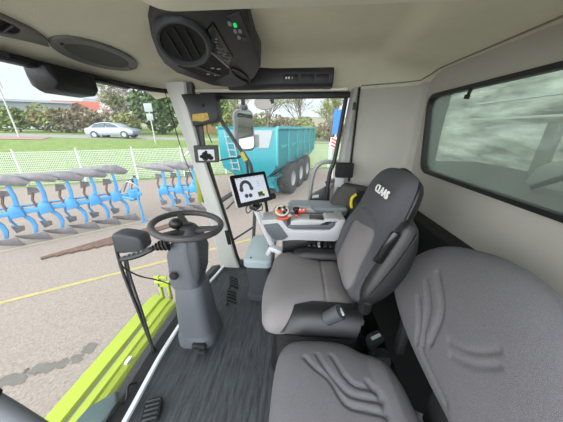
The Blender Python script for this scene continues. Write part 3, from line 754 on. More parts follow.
# far side raised bolster
q = MB(); R = []
for x, s in ((-.03,.2),(.0,.75),(.08,1),(.2,1),(.32,1.0)):
    R.append([Vector((x, 1.36+.06*math.cos(a)*(.6+.4*s), .47+.075*s*math.sin(a))) for a in [2*PI*i/14 for i in range(14)]])
q.loft(R); build('side_bolster', q, M_VINYL, t)
q = MB(); q.loft([[Vector((x,y,z)) for x, y in rrect(w,d,.04,4,cx,1.10)] for z, w, d, cx in ((0,.52,.52,.13),(.03,.52,.52,.13),(.04,.40,.42,.14),(.20,.38,.40,.14),(.30,.42,.46,.13))]); build('base', q, M_BLK, t)
q = MB()
for k in range(5): q.loft([[Vector((x,y,z)) for x, y in rrect(.40+w,.46+w,.05,4,.13,1.10)] for z, w in ((.07+.045*k,0),(.0925+.045*k,.05),(.115+.045*k,0))])
build('suspension_bellows', q, M_BLKM, t, sharp=80)
q = MB(); q.cyl((.165,.815,.470),(.225,.800,.535),.034,.036); build('height_knob', q, M_DGR, t)
q = MB(); q.box((0,0,0),(.012,.045,.006), Lmat((.228,.798,.538),.2,0,-.75)); build('knob_mark', q, M_LGR, t, bevel=.003)
q = MB(); q.box((.30,.84,.45),(.10,.05,.03)); q.cyl((.33,.85,.44),(.28,.81,.455),.012); build('recliner_lever', q, M_DGR, t, bevel=.006)
# backrest
lean = math.atan(.28)
bo = Vector((.30,1.12,.50)); bn = Vector((-math.cos(lean),0,math.sin(lean)))
bu = Vector((math.sin(lean),0,math.cos(lean)))
FB = Matrix((Vector((0,1,0)), bu, bn)).transposed().to_4x4(); FB.translation = bo    # x = Y-1.12, y up the back, z towards sitter
L = lambda Y, z: (Y-1.12, (z-.5)/math.cos(lean))
ob = [L(*p) for p in ((.95,.46),(.93,.60),(.935,.80),(.95,1.0),(.96,1.08),(.985,1.135),(1.04,1.160),(1.14,1.163),(1.25,1.158),(1.315,1.125),(1.34,1.04),(1.355,.90),(1.39,.75),(1.39,.60),(1.36,.47),(1.12,.45))]
def bs(x, y): return .045*max(0,min(1,(abs(x)-.15)/.07))**1.5*max(0,min(1,(.48-y)/.14))
gro = [([(-.165,.01),(-.17,.2),(-.155,.38),(-.08,.44),(.06,.44),(.145,.38),(.165,.2),(.155,.01)],.006,.010)]
q = pad(ob, FB @ Matrix.Translation((0,0,-.06)), .075, gro, crown=.03, back=.03, edge=6, saddle=bs)
build('backrest', q, M_FABD, t)
oi = [(-.15,.02),(-.155,.2),(-.145,.36),(-.08,.415),(.06,.415),(.125,.36),(.14,.2),(.135,.02),(.0,.0)]
q = pad(oi, FB @ Matrix.Translation((0,0,.016)), .014, (), crown=.034, back=.02, edge=4, nr=16, na=80)
build('backrest_insert', q, M_FABL, t)
osb = [L(*p) for p in ((.96,.42),(.93,.55),(.93,.80),(.94,1.02),(.95,1.09),(.98,1.14),(1.14,1.172),(1.22,1.163),(1.29,1.125),(1.33,1.04),(1.39,.75),(1.41,.55),(1.38,.42))]
q = pad(osb, FB @ Matrix.Translation((0,0,-.075)) @ Matrix.Scale(-1,4,(0,0,1)), .05, (), crown=.03, back=.01, edge=5, nr=14, na=80)
build('back_shell', q, M_BLK, t)
TM = FB @ Matrix.Translation((-.015,.545,.048)) @ Matrix.Rotation(PI,4,'Y')
TM = FB @ Matrix.Translation((-.080,.572,.046)) @ Matrix(((-1,0,0,0),(0,1,0,0),(0,0,-1,0),(0,0,0,1)))
q = text_mesh('CLAAS', .054, .002, TM, .0010); build('lettering', q, M_WHITE, t)
# folded-up near armrest
q = MB(); A0 = Vector((.285,.72,.67)); A1 = Vector((.425,.76,1.035)); R = []
ad = (A1-A0).normalized(); aw = Vector((ad.z,0,-ad.x)); ay = Vector((0,1,0))
for k in range(17):
    s = k/16; w = .041+.019*math.sin(PI*min(1,s*1.1)); 
    e = math.sqrt(max(0.02,1-abs(2*s-1)**5))
    c = A0.lerp(A1, s)+Vector((.03,0,0))*math.sin(PI*s)
    R.append([c+aw*w*e*math.copysign(abs(math.cos(a))**.7,math.cos(a))+ay*.036*e*math.copysign(abs(math.sin(a))**.7,math.sin(a)) for a in [2*PI*i/24 for i in range(24)]])
q.loft(R); ar = build('armrest', q, M_VINYL, t, sharp=70)
q = MB(); q.tube([A0.lerp(A1,.18)+aw*-.01+ay*-.037, A0.lerp(A1,.55)+aw*.012+ay*-.041, A0.lerp(A1,.90)+aw*.025+ay*-.036], .004, 6, smooth=5); build('seam', q, M_BLKM, ar)
q = MB(); q.box((0,0,0),(.035,.02,.14), Lmat(A0.lerp(A1,.68)+aw*-.048+ay*-.026,0,0,.38)); hdl = build('release_handle', q, M_BLKG, ar, bevel=.008)
q = MB(); q.cyl((.33,.80,.56),(.30,.72,.70),.028); build('armrest_hinge', q, M_BLK, t)
# seat belt buckle
t = thing('seat_belt_buckle', 'black seat belt buckle between the two seats', 'buckle', (.40,.79,.32))
q = MB(); q.loft([[Lmat((.405,.80,.37),.5,.2) @ Vector((x,y,z)) for x, y in rrect(w,d,.012,4)] for z, w, d in ((-.05,.06,.04),(.0,.085,.055),(.02,.08,.05))]); build('body', q, M_BLK, t)
q = MB(); q.box((0,0,.022),(.055,.014,.006), Lmat((.405,.80,.37),.5,.2)); build('slot', q, M_MGR, t)
q = MB(); q.cyl((.40,.79,.20),(.405,.80,.33),.014); build('stalk', q, M_BLK, t)

# dark floor console between seats and rear wall
t = thing('rear_shelf_box', 'black plastic box on the floor between the two seats', 'box', (.60,.85,0))
q = MB(); q.loft([[Vector((x,y,z)) for x, y in rrect(w,d,.05,4,.64,1.1)] for z, w, d in ((0,.30,1.1),(.18,.30,1.1),(.24,.26,1.06))]); build('body', q, M_BLK, t)
q = MB(); q.loft([[Vector((x,y,z)) for x, y in rrect(w,d,.02,4,.45,.79)] for z, w, d in ((0,.09,.07),(.26,.09,.07),(.29,.07,.05))]); build('lid', q, M_BLKM, t)

# --- instructor seat
t = thing('instructor_seat', 'grey fabric passenger seat nearest the viewer with ribbed stitching', 'seat', (.2,.42,0))
ic = [(-.075,.40),(-.078,.47),(-.074,.60),(-.055,.69),(.0,.742),(.12,.756),(.235,.748),(.31,.712),(.405,.672),(.440,.59),(.45,.50),(.46,.38),(.46,.20),(.40,.10),(.2,.07),(.0,.08),(-.055,.15)]
ig = [([(.050,.63),(.09,.585),(.14,.545),(.165,.50),(.19,.465),(.235,.455),(.315,.448)],.008,.010),
      ([(.105,.645),(.125,.60),(.155,.555),(.195,.505),(.24,.490),(.315,.487)],.008,.010),
      ([(.165,.645),(.185,.60),(.200,.565),(.235,.530),(.30,.524)],.008,.010),
      ([(.285,.545),(.315,.50),(.320,.45),(.32,.38),(.31,.2)],.010,.012),
      ([(.05,.38),(.15,.36),(.3,.36)],.008,.010)]
q = pad(ic, Lmat((0,0,.37)), .075, ig, crown=.02, back=.03, nr=80, na=220, edge=5., saddle=lambda x, y: .028*max(0,min(1,(x-.31)/.06)))
build('cushion', q, M_FABM, t)
q = MB(); q.loft([[Vector((x,y,z)) for x, y in rrect(w,d,.06,5,.19,.40)] for z, w, d in ((.0,.44,.54),(.28,.44,.54),(.30,.47,.60),(.355,.48,.62))]); build('base', q, M_BLK, t, bevel=.006)
q = MB(); q.tube([(-.055,.70,.04),(-.062,.69,.16),(-.05,.695,.26),(-.03,.70,.33)], .012, 8, smooth=5); build('side_strap', q, M_DGR, t)
lean2 = math.atan(.30)
FI = Matrix((Vector((0,1,0)), Vector((math.sin(lean2),0,math.cos(lean2))), Vector((-math.cos(lean2),0,math.sin(lean2))))).transposed().to_4x4(); FI.translation = Vector((.46,.55,.5))
K = lambda Y, z: (Y-.55, (z-.5)/math.cos(lean2))
ib = [K(*p) for p in ((.925,.60),(.945,.68),(.925,.785),(.875,.860),(.80,.920),(.68,.968),(.58,.985),(.485,.975),(.39,.945),(.30,.90),(.20,.83),(.14,.73),(.15,.62),(.22,.54),(.33,.515),(.43,.515),(.52,.515),(.67,.525),(.82,.555))]
bg = [([K(*p) for p in pl], .009, dp) for dp, pl in zip((.011,.012,.012,.008,.005,.005,.004,.003), (
  ((.703,.84),(.65,.81),(.600,.775),(.575,.735),(.563,.69),(.555,.655)),
  ((.717,.782),(.68,.765),(.639,.734),(.615,.695),(.595,.65),(.575,.62)),
  ((.703,.719),(.675,.70),(.646,.676),(.62,.64),(.603,.599)),
  ((.573,.602),(.53,.595),(.475,.588),(.424,.583)),
  ((.512,.722),(.47,.745),(.44,.775),(.418,.814)),
  ((.482,.698),(.45,.72),(.42,.75),(.398,.788)),
  ((.523,.694),(.50,.65),(.49,.62),(.498,.584)),
  ((.441,.709),(.425,.708),(.405,.715))))][:6]
q = pad(ib, FI @ Matrix.Translation((0,0,-.05)), .075, bg, crown=.022, back=.05, nr=80, na=240, edge=5.)
build('backrest', q, M_FABM, t)
q = pad([(p[0]*.97,p[1]*.97+.01) for p in ib], FI @ Matrix.Translation((0,0,-.09)) @ Matrix.Scale(-1,4,(0,0,1)), .02, (), crown=.01, back=.02, edge=4, nr=10, na=80)
build('back_shell', q, M_BLK, t)
q = MB(); q.box((.50,.45,.47),(.05,.10,.22)); build('hinge', q, M_BLK, t, bevel=.01); q = MB(); q.box((.50,.75,.47),(.04,.04,.22)); build('hinge', q, M_BLK, t, bevel=.01)
q = MB(); q.cyl((.36,.44,.30),(.372,.40,.46),.01); q.sph((.445,.42,.45),.012,seg=10); build('release_tab', q, M_YEL, t)

# --- side lining by the B pillar
t = thing('side_console', 'dark textured side console with hose socket below the black pillar box', 'side console', (.44,1.72,0))
q = MB(); q.prism([(.28,.0),(.255,.70),(.33,.86),(.37,.93),(.54,.905),(.80,.86),(.80,.0)], fxz(1.80), 0, .13); build('panel', q, mat('speckled_dark', (70,68,66), .85, var=.2, vscale=200), t, bevel=.01)
SM = frame((.50,1.665,.845), (-.1,-1,.15))
q = MB(); q.lathe([(.058,0),(.058,.012),(.045,.016),(.040,.006)], SM, 24, cap=False); build('socket_ring', q, M_BLK, t)
q = MB(); q.lathe([(.041,.004),(.0005,.002)], SM, 24); build('socket', q, M_BLKM, t)
q = MB(); q.tube([(.465,1.655,.865),(.435,1.645,.84),(.43,1.645,.80),(.44,1.65,.755)], .011, 8, smooth=5); build('yellow_strap', q, M_YEL, t)['label'] = 'yellow strap'
q = MB(); q.tube([(.46,1.66,.90),(.52,1.64,.90),(.56,1.645,.86),(.54,1.65,.80)], .008, 8, smooth=5); build('cable', q, M_BLK, t)
q = MB(); q.box((.60,1.66,.84),(.02,.02,.06), Lmat((0,0,0))); build('clip', q, M_WHITE, t, bevel=.004)
t = thing('pillar_switch_box', 'small black box mounted on the grey door pillar', 'switch box', (.37,1.76,1.03))
q = MB(); q.box((.372,1.745,1.037),(.135,.07,.115)); build('case', q, M_BLKM, t, bevel=.012)
q = MB(); q.box((.345,1.76,.945),(.07,.05,.09)); build('bracket', q, M_LGR, t, bevel=.006)
t = thing('door_guard', 'black angular guard panel with white sticker outside the right door', 'guard panel', (.17,1.97,.05))
q = MB(); q.prism([(.08,.0),(.10,.60),(.135,.75),(.28,.86),(.31,.80),(.30,.0)], fxz(1.98), 0, .03); build('panel', q, M_BLK, t, bevel=.004)
q = MB(); q.prism([(.145,.735),(.15,.765),(.205,.772),(.205,.742)], fxz(1.945), 0, .004); build('sticker', q, M_WHITE, t)

# ================================================================== OUTSIDE, ON THE MACHINE
q = MB(); q.tube([(.10,2.0,.0),(.115,2.0,.5),(.135,2.0,.85),(.165,2.0,1.00),(.23,2.0,1.06),(.32,2.0,1.065),(.42,2.0,1.06)], .020, 12, smooth=6)
tag(build('grab_rail', q, mat('galvanised', (150,152,150), .4, metal=.3)), 'curved grey grab rail outside the right door', 'grab rail')
t = thing('exterior_mirror', 'large rounded rectangular mirror outside the right door glass', 'mirror', (-.56,2.3,1.15))
MMx = frame((-.545,2.30,1.325), (.42,-.90,.08))
q = MB(); q.prism(rrect(.20,.40,.055,6), MMx, -.08, 0, bev=.01); build('housing', q, mat('mirror_housing', (120,122,124), .5), t)
q = MB(); q.prism(rrect(.155,.355,.045,6,.012,0), MMx, -.002, .003); build('mirror_glass', q, M_MIRR, t)
q = MB(); q.cyl((-.55,2.34,1.53),(-.55,2.30,1.66),.02); q.sph((-.55,2.34,1.54),.035,seg=12); build('mount', q, M_DGR, t)
q = MB(); q.prism(rrect(.05,.13,.02,5,.125,-.10), MMx, -.05, -.005, bev=.005); build('wide_angle_mirror', q, M_LGR, t)
t = thing('round_mirror', 'round convex mirror hanging above the teal trailer view', 'mirror', (-.36,2.5,1.62))
MR = frame((-.36,2.50,1.60), (.1,-.95,-.25))
q = MB(); q.prism([(.115*math.cos(2*PI*i/30), .075*math.sin(2*PI*i/30)) for i in range(30)], MR, -.03, 0, bev=.008); build('housing', q, M_LGR, t)
q = MB(); q.prism([(.105*math.cos(2*PI*i/30), .066*math.sin(2*PI*i/30)) for i in range(30)], MR, -.002, .002); build('mirror_glass', q, M_MIRR, t)
q = MB(); q.box((-.27,2.42,1.62),(.035,.03,.075)); q.cyl((-.30,2.5,1.62),(-.26,2.42,1.62),.01); q.cyl((-.27,2.42,1.65),(-.27,2.42,1.75),.012); build('bracket', q, M_BLKM, t)
t = thing('mirror_arm', 'diagonal dark tube with yellow band crossing the right door glass', 'support arm', (-.43,1.96,.9))
q = MB(); q.tube([(-.72,1.97,1.50),(-.66,1.97,1.40),(-.56,1.97,1.24),(-.46,1.97,1.09),(-.425,1.97,1.00),(-.41,1.97,.80),(-.41,1.97,.60),(-.45,1.95,.1)], .017, 10, smooth=6); build('tube', q, M_DGR, t)
q = MB(); q.tube([(-.55,1.97,1.10),(-.51,1.97,1.11),(-.475,1.97,1.07),(-.46,1.97,.98),(-.455,1.97,.60)], .011, 8, smooth=6); build('hose', q, M_BLK, t)
q = MB(); q.cyl((-.505,1.965,1.145),(-.465,1.965,1.075),.021); build('yellow_band', q, M_YEL, t)['label'] = 'yellow band'
t = thing('olive_post', 'short olive yellow post just left of the right front pillar', 'post', (-.98,2.05,.55))
q = MB(); q.box((-.985,2.05,.79),(.05,.04,.34)); build('post', q, M_OLIVE, t, bevel=.006)
q = MB(); q.cyl((-.985,2.06,.63),(-.84,1.90,.60),.015); q.tube([(-1.08,2.03,1.10),(-1.02,2.05,1.15),(-.95,2.0,1.13)],.007,6,smooth=4); build('bracket', q, M_STEEL, t)
t = thing('gas_strut', 'thin teal and black gas strut low in the right door glass', 'strut', (-.75,1.95,.35))
q = MB(); q.cyl((-.69,1.95,.60),(-.57,1.95,.72),.008); q.cyl((-.66,1.95,.25),(-.42,1.95,.42),.010); build('rod', q, M_DGR, t)
q = MB(); q.cyl((-.60,1.95,.70),(-.53,1.95,.78),.020,.026); build('teal_cap', q, M_TEAL, t)['label'] = 'teal cap'
q = MB(); q.tube([(-.90,.36,.66),(-.895,.37,.54),(-.86,.38,.42),(-.78,.36,.30)], .035, 14, smooth=5)
t = thing('corner_tube', 'grey tube with a black sleeve at the bottom left corner', 'handrail', (-.9,.30,0))
q = MB(); q.tube([(-.965,.33,.66),(-.93,.335,.565)], .036, 16); build('black_sleeve', q, M_BLKM, t)
q = MB(); q.tube([(-.935,.335,.572),(-.88,.345,.44),(-.80,.36,.20),(-.78,.36,.0)], .031, 16, smooth=4); build('tube', q, mat('tube_grey', (120,124,128), .4), t)

# fore wheel of the machine beyond the right door
def tyre(parent, c, R, w, rim, world=False, axis='Y', lugs=0, names=('tyre','rim')):
    M = Matrix.Translation(c) @ (Matrix.Rotation(-PI/2,4,'X'))
    q = MB(); prof = [(rim,-w*.42),(R*.80,-w*.5),(R*.95,-w*.46),(R,-w*.34),(R,w*.34),(R*.95,w*.46),(R*.80,w*.5),(rim,w*.42)]
    q.lathe(prof, M, 40, cap=False)
    for k in range(lugs):
        a = 2*PI*k/lugs
        for s in (-1,1):
            LM = M @ Matrix.Rotation(a+(PI/lugs if s > 0 else 0),4,'Z') @ Matrix.Translation((R*1.0,0,s*w*.22)) @ Matrix.Rotation(s*.7,4,'X')
            q.box((0,0,0),(R*.07,w*.10,w*.5), LM)
    o = build(names[0], q, M_TYRE, parent, world=world)
    q = MB(); q.lathe([(rim,-w*.42),(rim*.9,-w*.30),(rim*.35,-w*.2),(rim*.3,-w*.32),(.001,-w*.32)], M, 30, cap=False)
    build(names[1], q, M_RIM, o, world=world)
    return o
t = thing('wheeled_axle', 'big lugged machine tyre seen through the right door past the rail', 'wheel', (1.18,3.2,-1.45))
tyre(t, (1.18,3.2,-.35), 1.10, .7, .55, world=True, lugs=22)

# machine compartment behind the rear window
t = thing('machine_housing', 'pale green machinery housing behind the tinted rear window', 'machinery', (1.9,1.2,-.5))
q = MB(); q.box((2.42,2.3,.75),(.08,5.2,2.3)); build('back_panel', q, M_HOUSEN, t)
q = MB(); q.box((1.60,1.2,.17),(1.0,3.1,1.62)); build('deck', q, M_HOUSED, t)
for z in (1.44,1.60):
    q = MB(); q.box((2.0,1.3,z),(.05,3.0,.018)); build('rail', q, M_HOUSEL, t)
q = MB(); q.cyl((1.5,.70,1.50),(1.5,1.45,1.0),.018); build('diagonal_bar', q, M_DGR, t)
for y, z, s in ((1.50,1.14,.07),(1.22,1.34,.09)):
    q = MB(); q.loft([[Vector((1.75+dx, y+dy, zz)) for dx, dy in rrect(w,w*1.3,.02,4)] for zz, w in ((.90,.26),(z-.05,.20),(z,.14))]); b_ = build('filter_canister', q, M_HOUSE, t)
    q = MB(); q.sph((1.75,y,z+.01), s, (1,1,.6), seg=14); build('canister_cap', q, M_HOUSEL, b_)
for y in (.6,.8,1.05,1.65,1.9):
    q = MB(); q.box((1.95,y,.95),(.05,.09,.9)); build('upright', q, M_HOUSE if y != .8 else M_HOUSEL, t)
for k in range(3):
    q = MB(); q.tube([(1.8,.4,.9+.1*k),(1.75,.8,.95+.08*k),(1.85,1.2,.85+.1*k)], .025, 8, smooth=6); build('hose', q, M_HOUSEL if k == 1 else M_HOUSE, t)

# ================================================================== OUTSIDE GROUND
GZ = -1.45
def fd(X, Y):   # distance past the fence line
    return (Y-15.6-.42*X)/math.sqrt(1+.42**2)
def gz(X, Y):
    d = fd(X, Y)
    top = max(-.45, min(.9, -.31-.04*X)) - GZ
    s = max(0, min(1, d/11)); s = s*s*(3-2*s)*.5+s*.5
    z = GZ+top*s
    if d > 17: z += (d-17)*.012
    return z
mb = MB(); mb.add([(-40,-15,GZ),(25,-15,GZ),(25,26.2,GZ),(-40,-1.1,GZ)], [(0,1,2,3)])
mb.add([(-40,-1.15,GZ-.01),(25,26.1,GZ-.01),(25,-15,GZ-.01)], [])
ga = struct('asphalt_ground', mb, M_ASPH)
def bank(d0, d1, nd, m, name, dz=0, u0=-90, u1=60, nu=60):
    e = Vector((1,.42)).normalized(); nn = Vector((-.42,1)).normalized(); o = Vector((0,15.6))
    mb = MB(); vs = []; fs = []
    for i in range(nu+1):
        for j in range(nd+1):
            p = o+e*(u0+(u1-u0)*i/nu)+nn*(d0+(d1-d0)*j/nd); vs.append((p.x,p.y,gz(p.x,p.y)+dz))
    for i in range(nu):
        for j in range(nd):
            a = i*(nd+1)+j; fs.append((a,a+nd+1,a+nd+2,a+1))
    mb.add(vs, fs); return struct(name, mb, m)
bank(-.3, 11.3, 12, M_GRASS, 'grass_bank', .004)
bank(11.3, 15.8, 3, M_CONC, 'road', .0)
bank(9.9, 11.4, 2, M_ROADR, 'footpath', .035, -90, -19, 40)
bank(15.8, 120, 20, M_GRASS, 'far_field', .0, -160, 130)
def stripe(name, p, q_, w, m):
    p, q_ = Vector(p), Vector(q_); d = (q_-p).normalized()*w/2; n_ = Vector((-d.y,d.x))
    mb = MB(); mb.add([(p.x+n_.x,p.y+n_.y,GZ+.006),(q_.x+n_.x,q_.y+n_.y,GZ+.006),(q_.x-n_.x,q_.y-n_.y,GZ+.006),(p.x-n_.x,p.y-n_.y,GZ+.006)], [(0,1,2,3)])
    return struct(name, mb, m)
stripe('parking_line', (-5.9,1.92), (-1.2,5.05), .085, M_LINE)
stripe('parking_line', (-9.2,2.1), (-3.2,7.6), .08, M_LINEW)
# damp marks
random.seed(5)
mb = MB()
for k in range(26):
    s = k/25; c = Vector((-3.62+.85*s, 1.20+.60*s)); r = .04+.05*random.random()
    if k % 5 == 2: continue
    c = c+Vector((random.uniform(-.05,.05),random.uniform(-.07,.07)))
    pts = [(c.x+random.uniform(-.03,.03)+r*1.3*math.cos(a)*(.7+.5*random.random()), c.y+r*math.sin(a)*(.7+.5*random.random())) for a in [2*PI*i/12 for i in range(12)]]
    mb.add([(x,y,GZ+.004+.0001*k) for x, y in pts], [tuple(range(12))])
struct('damp_stain', mb, M_WET)

# fence
t = thing('wire_mesh_fence', 'white wire mesh fence with thin posts between the asphalt and grass', 'fence', (-10,11.4,GZ))
e = Vector((1,.42,0)).normalized(); o0 = Vector((0,15.6,GZ))
U = [-30+2.5*k for k in range(15)]
for u in U:
    p = o0+e*u; q = MB(); q.box(p+Vector((0,0,.92)),(.055,.055,1.84)); build('post', q, M_FENCE, t)
for k in range(14):
    q = MB(); a = o0+e*U[k]
    for i in range(36):
        p = a+e*(2.5*i/35); q.box(p+Vector((0,0,.88)),(.010,.010,1.66))
    for j in range(16):
        z = .08+1.6*j/15; p = a+e*1.25+Vector((0,0,z)); q.box((0,0,0),(2.5,.010,.012),Lmat(p,math.atan(.42)))
    m_ = build('mesh_panel', q, M_FENCE, t)

# lamp posts / road signs
def P3(X, Y): return Vector((X,Y,gz(X,Y)))
p = P3(-23.6,17.6); t = thing('lamp_post', 'slim white post leaning beside the road at far left', 'post', p)
q = MB(); q.cyl(p-Vector((0,0,.1)), p+Vector((0,0,3.9)), .07, .05, 10); build('pole', q, M_WHITEB, t)
q = MB(); q.box(p+Vector((-.3,0,4.0)),(1.2,.08,.7)); build('sign_plate', q, M_WHITEB, t, bevel=.02)
p = P3(-13.2,20.0); t = thing('road_sign', 'white square road signs on a post near the silver car', 'sign', p)
q = MB(); q.cyl(p-Vector((0,0,.1)), p+Vector((0,0,3.0)), .05, .05, 10); build('pole', q, M_WHITEB, t)
for z, s in ((3.0,.75),(2.25,.6)):
    q = MB(); q.box(p+Vector((0,-.06,z)),(s,.03,s*.9)); build('sign_plate', q, M_TARP, t, bevel=.02)

# ---- plough
def plough(name, label, loc, rz, n, L_, group=None):
    t = thing(name, label, 'plough', loc, rz, group); BZ = .86
    q = MB(); q.box((L_/2,0,BZ),(L_,.11,.11)); build('beam', q, M_BLUE, t, world=False, bevel=.01)
    q = MB(); q.cyl((0,.16,BZ+.10),(L_*.95,.16,BZ+.10),.028,seg=8); build('adjusting_bar', q, M_BLUE, t, world=False)
    for k in range(n):
        x = L_*(k+.4)/n
        q = MB(); q.prism([(x-.13,BZ-.13),(x+.13,BZ-.10),(x+.10,BZ+.12),(x-.02,BZ+.20),(x-.12,BZ+.12)], fxz(0), -.10, .10); build('leg_bracket', q, M_BLUE, t, world=False, bevel=.015)
        for sg, nm in ((-1,'lower'),(1,'upper')):
            R = []
            path = ((-.02,.06,.065),(.10,.13,.052),(.17,.26,.046),(.19,.42,.042),(.15,.60,.036)) if sg < 0 else ((.0,.06,.060),(.04,.2,.044),(.06,.40,.040),(.04,.70,.034))
            for px_, pz, w in path:
                R.append([Vector((x+px_+dx, dy, BZ+sg*pz)) for dx, dy in ((-w,-.03),(w,-.03),(w,.03),(-w,.03))])
            q = MB(); q.loft(R); lg = build(nm+'_leg', q, M_BLUE, t, world=False, bevel=.008)
            q = MB(); G = []
            for i in range(13):
                u = i/12
                if sg > 0:
                    xx = x+.34-1.15*u; hh = (.21+.05*(k % 2))*(1-.9*u*u)*min(1, .35+u*3); z0 = BZ+.60+.20*u+.03*(k % 3)
                    G.append([Vector((xx+.10*vv, -.16+.42*u*u-.10*vv*(1-vv)+.04, z0+hh*vv)) for vv in (0,.33,.66,1)])
                else:
                    xx = x+.42-.60*u; hh = .24*(1-.6*u)
                    G.append([Vector((xx-.08*vv, -.14+.30*u*u-.08*vv*(1-vv), .04+.10*u+hh*vv)) for vv in (0,.33,.66,1)])
            q.loft(G, cap=False, closed=False); q.loft([[p+Vector((0,.02,0)) for p in g_] for g_ in G], cap=False, closed=False)
            build('mouldboard' if sg > 0 else 'lower_share', q, M_MOULD, lg, world=False)
        # skimmer in front of each body, above and below the beam
        for sg in (-1,1):
            q = MB(); q.tube([(x-.16,.08,BZ),(x-.20,.14,BZ+sg*.22),(x-.14,.16,BZ+sg*.42)], .028, 6); sk = build('skimmer_arm', q, M_BLUE if sg < 0 else M_RUST_REFL, t, world=False)
            q = MB(); q.prism([(x-.24,BZ+sg*.36),(x-.02,BZ+sg*.40),(x-.04,BZ+sg*.52),(x-.20,BZ+sg*.56)], fxz(.16), 0, .02); build('skimmer_plate', q, M_MOULD, sk, world=False)
    q = MB(); q.box((L_+.12,0,BZ),(.26,.36,.32)); q.box((L_+.26,0,BZ+.05),(.10,.70,.10)); q.box((L_+.26,0,BZ+.26),(.08,.12,.46)); q.cyl((L_+.1,-.25,BZ-.1),(L_-.5,.2,BZ+.1),.04)
    build('headstock', q, M_BLUE, t, world=False, bevel=.015)
    q = MB(); q.cyl((L_+.2,-.26,BZ),(L_+.2,-.26,.0),.03); q.box((L_+.2,-.26,.02),(.16,.16,.04)); build('stand_leg', q, M_BLUE, t, world=False)
    for k in range(4):
        q = MB(); q.tube([(L_-.2+.1*k,.1,BZ+.1),(L_+.05+.07*k,.02*k,BZ+.42+.05*k),(L_+.3,.08*k-.1,BZ+.2)], .014, 6, smooth=6); build('hydraulic_hose', q, M_BLKM if k % 2 else M_STEEL, t, world=False)
    return t
plough('reversible_plough', 'long blue reversible plough parked in front of the wire fence', (-7.35,3.95,GZ), math.radians(44), 6, 3.0)
plough('reversible_plough', 'shorter blue plough to the right of the long one near the pillar', (-4.55,6.55,GZ), math.radians(22), 3, 1.35)
# bars modelled in place of a streaky brown reflection by the plough
random.seed(11)
for k in range(6):
    a = Vector((-5.75+.20*k, 3.75+.14*k, 0)); ln = random.uniform(1.5,2.1); an = math.radians(52+random.uniform(-3,3)); b = a+Vector((ln*math.cos(an), ln*math.sin(an), 0))
    z = GZ+.04
    q = MB(); q.tube([Vector((a.x,a.y,z)), Vector((b.x,b.y,z))], .035, 6)
    tag(build('reflection_bar', q, M_RUST_REFL), 'brown bar standing in for a reflection streak beside the blue plough', 'bar', 'brown bars standing in for streaky reflections by the plough')

# ---- tipping trailer
t = thing('tipping_trailer', 'teal three-axle tipping trailer parked beyond the right door', 'trailer', (-.76,7.95,GZ), math.radians(75))
LT = 6.8
q = MB(); R = []
for x, top in ((0,2.74),(LT,2.82)):
    R.append([Vector((x,y,z)) for y, z in ((.42,1.02),(.08,1.35),(0,1.75),(0,top),(2.4,top),(2.4,1.75),(2.3,1.30),(1.7,1.02))])
q.loft(R); body = build('body', q, M_TEAL, t, world=False, bevel=.015)
for k in range(6):
    x = .05+k*(LT-.1)/5
    q = MB(); R = [[Vector((x+dx,y,z)) for dx, y, z in ((-.07,-.05,zz),(.07,-.05,zz),(.07,.03,zz),(-.07,.03,zz))] for zz in (1.50,2.78)]
    q.loft(R); build('rib', q, M_TEALD, body, world=False, bevel=.01)
q = MB(); q.box((LT/2,-.03,2.80),(LT,.12,.10)); q.box((LT/2,2.43,2.80),(LT,.12,.10)); build('top_rail', q, M_TEALD, body, world=False, bevel=.02)
for k in range(5):
    x = .05+(k+.5)*(LT-.1)/5
    q = MB(); q.box((x,-.02,2.15),(.75,.03,.10)); build('panel_rib', q, M_TEALD, body, world=False)
# front wall: pale inner sheet and ladder
q = MB(); q.prism([(.30,2.12),(.12,2.72),(1.15,2.72),(1.10,2.30),(.75,2.12)], Matrix(((0,0,-1,-.012),(1,0,0,0),(0,1,0,0),(0,0,0,1))), 0, .02); build('front_sheet', q, M_TARP, t, world=False)
q = MB(); q.prism([(1.25,2.05),(1.2,2.68),(1.75,2.68),(1.65,2.15)], Matrix(((0,0,-1,-.012),(1,0,0,0),(0,1,0,0),(0,0,0,1))), 0, .02); build('front_sheet', q, M_TARP, t, world=False)
q = MB()
for s in (-.15,.15): q.cyl((-.09,1.75+s-.10,1.25),(-.09,1.85+s+.05,2.70),.02)
for k in range(6): q.box((-.09,1.72+.03*k,1.30+.24*k),(.03,.36,.035))
build('ladder', q, M_TARP, t, world=False)
q = MB(); q.box((LT/2,.75,.95),(LT-.3,.16,.24)); q.box((LT/2,1.65,.95),(LT-.3,.16,.24)); q.box((-.2,1.2,.75),(.9,.7,.12)); q.cyl((-.6,1.2,.72),(-2.0,1.2,.62),.08)
build('chassis', q, M_CHAS, t, world=False, bevel=.02)
q = MB(); q.box((.35,.35,.80),(.25,.35,.45)); q.cyl((.15,.25,.9),(.5,.15,.4),.07); q.cyl((.9,.5,.7),(.9,1.9,.7),.1); q.box((.7,.2,.95),(.9,.05,.12)); build('axle_gear', q, M_TEAL, t, world=False)
for x in (1.80,3.20,4.62):
    for y in (.10,2.30):
        q = tyre(t, (x,y,.68), .68, .56, .34, lugs=26, names=('tyre','rim'))

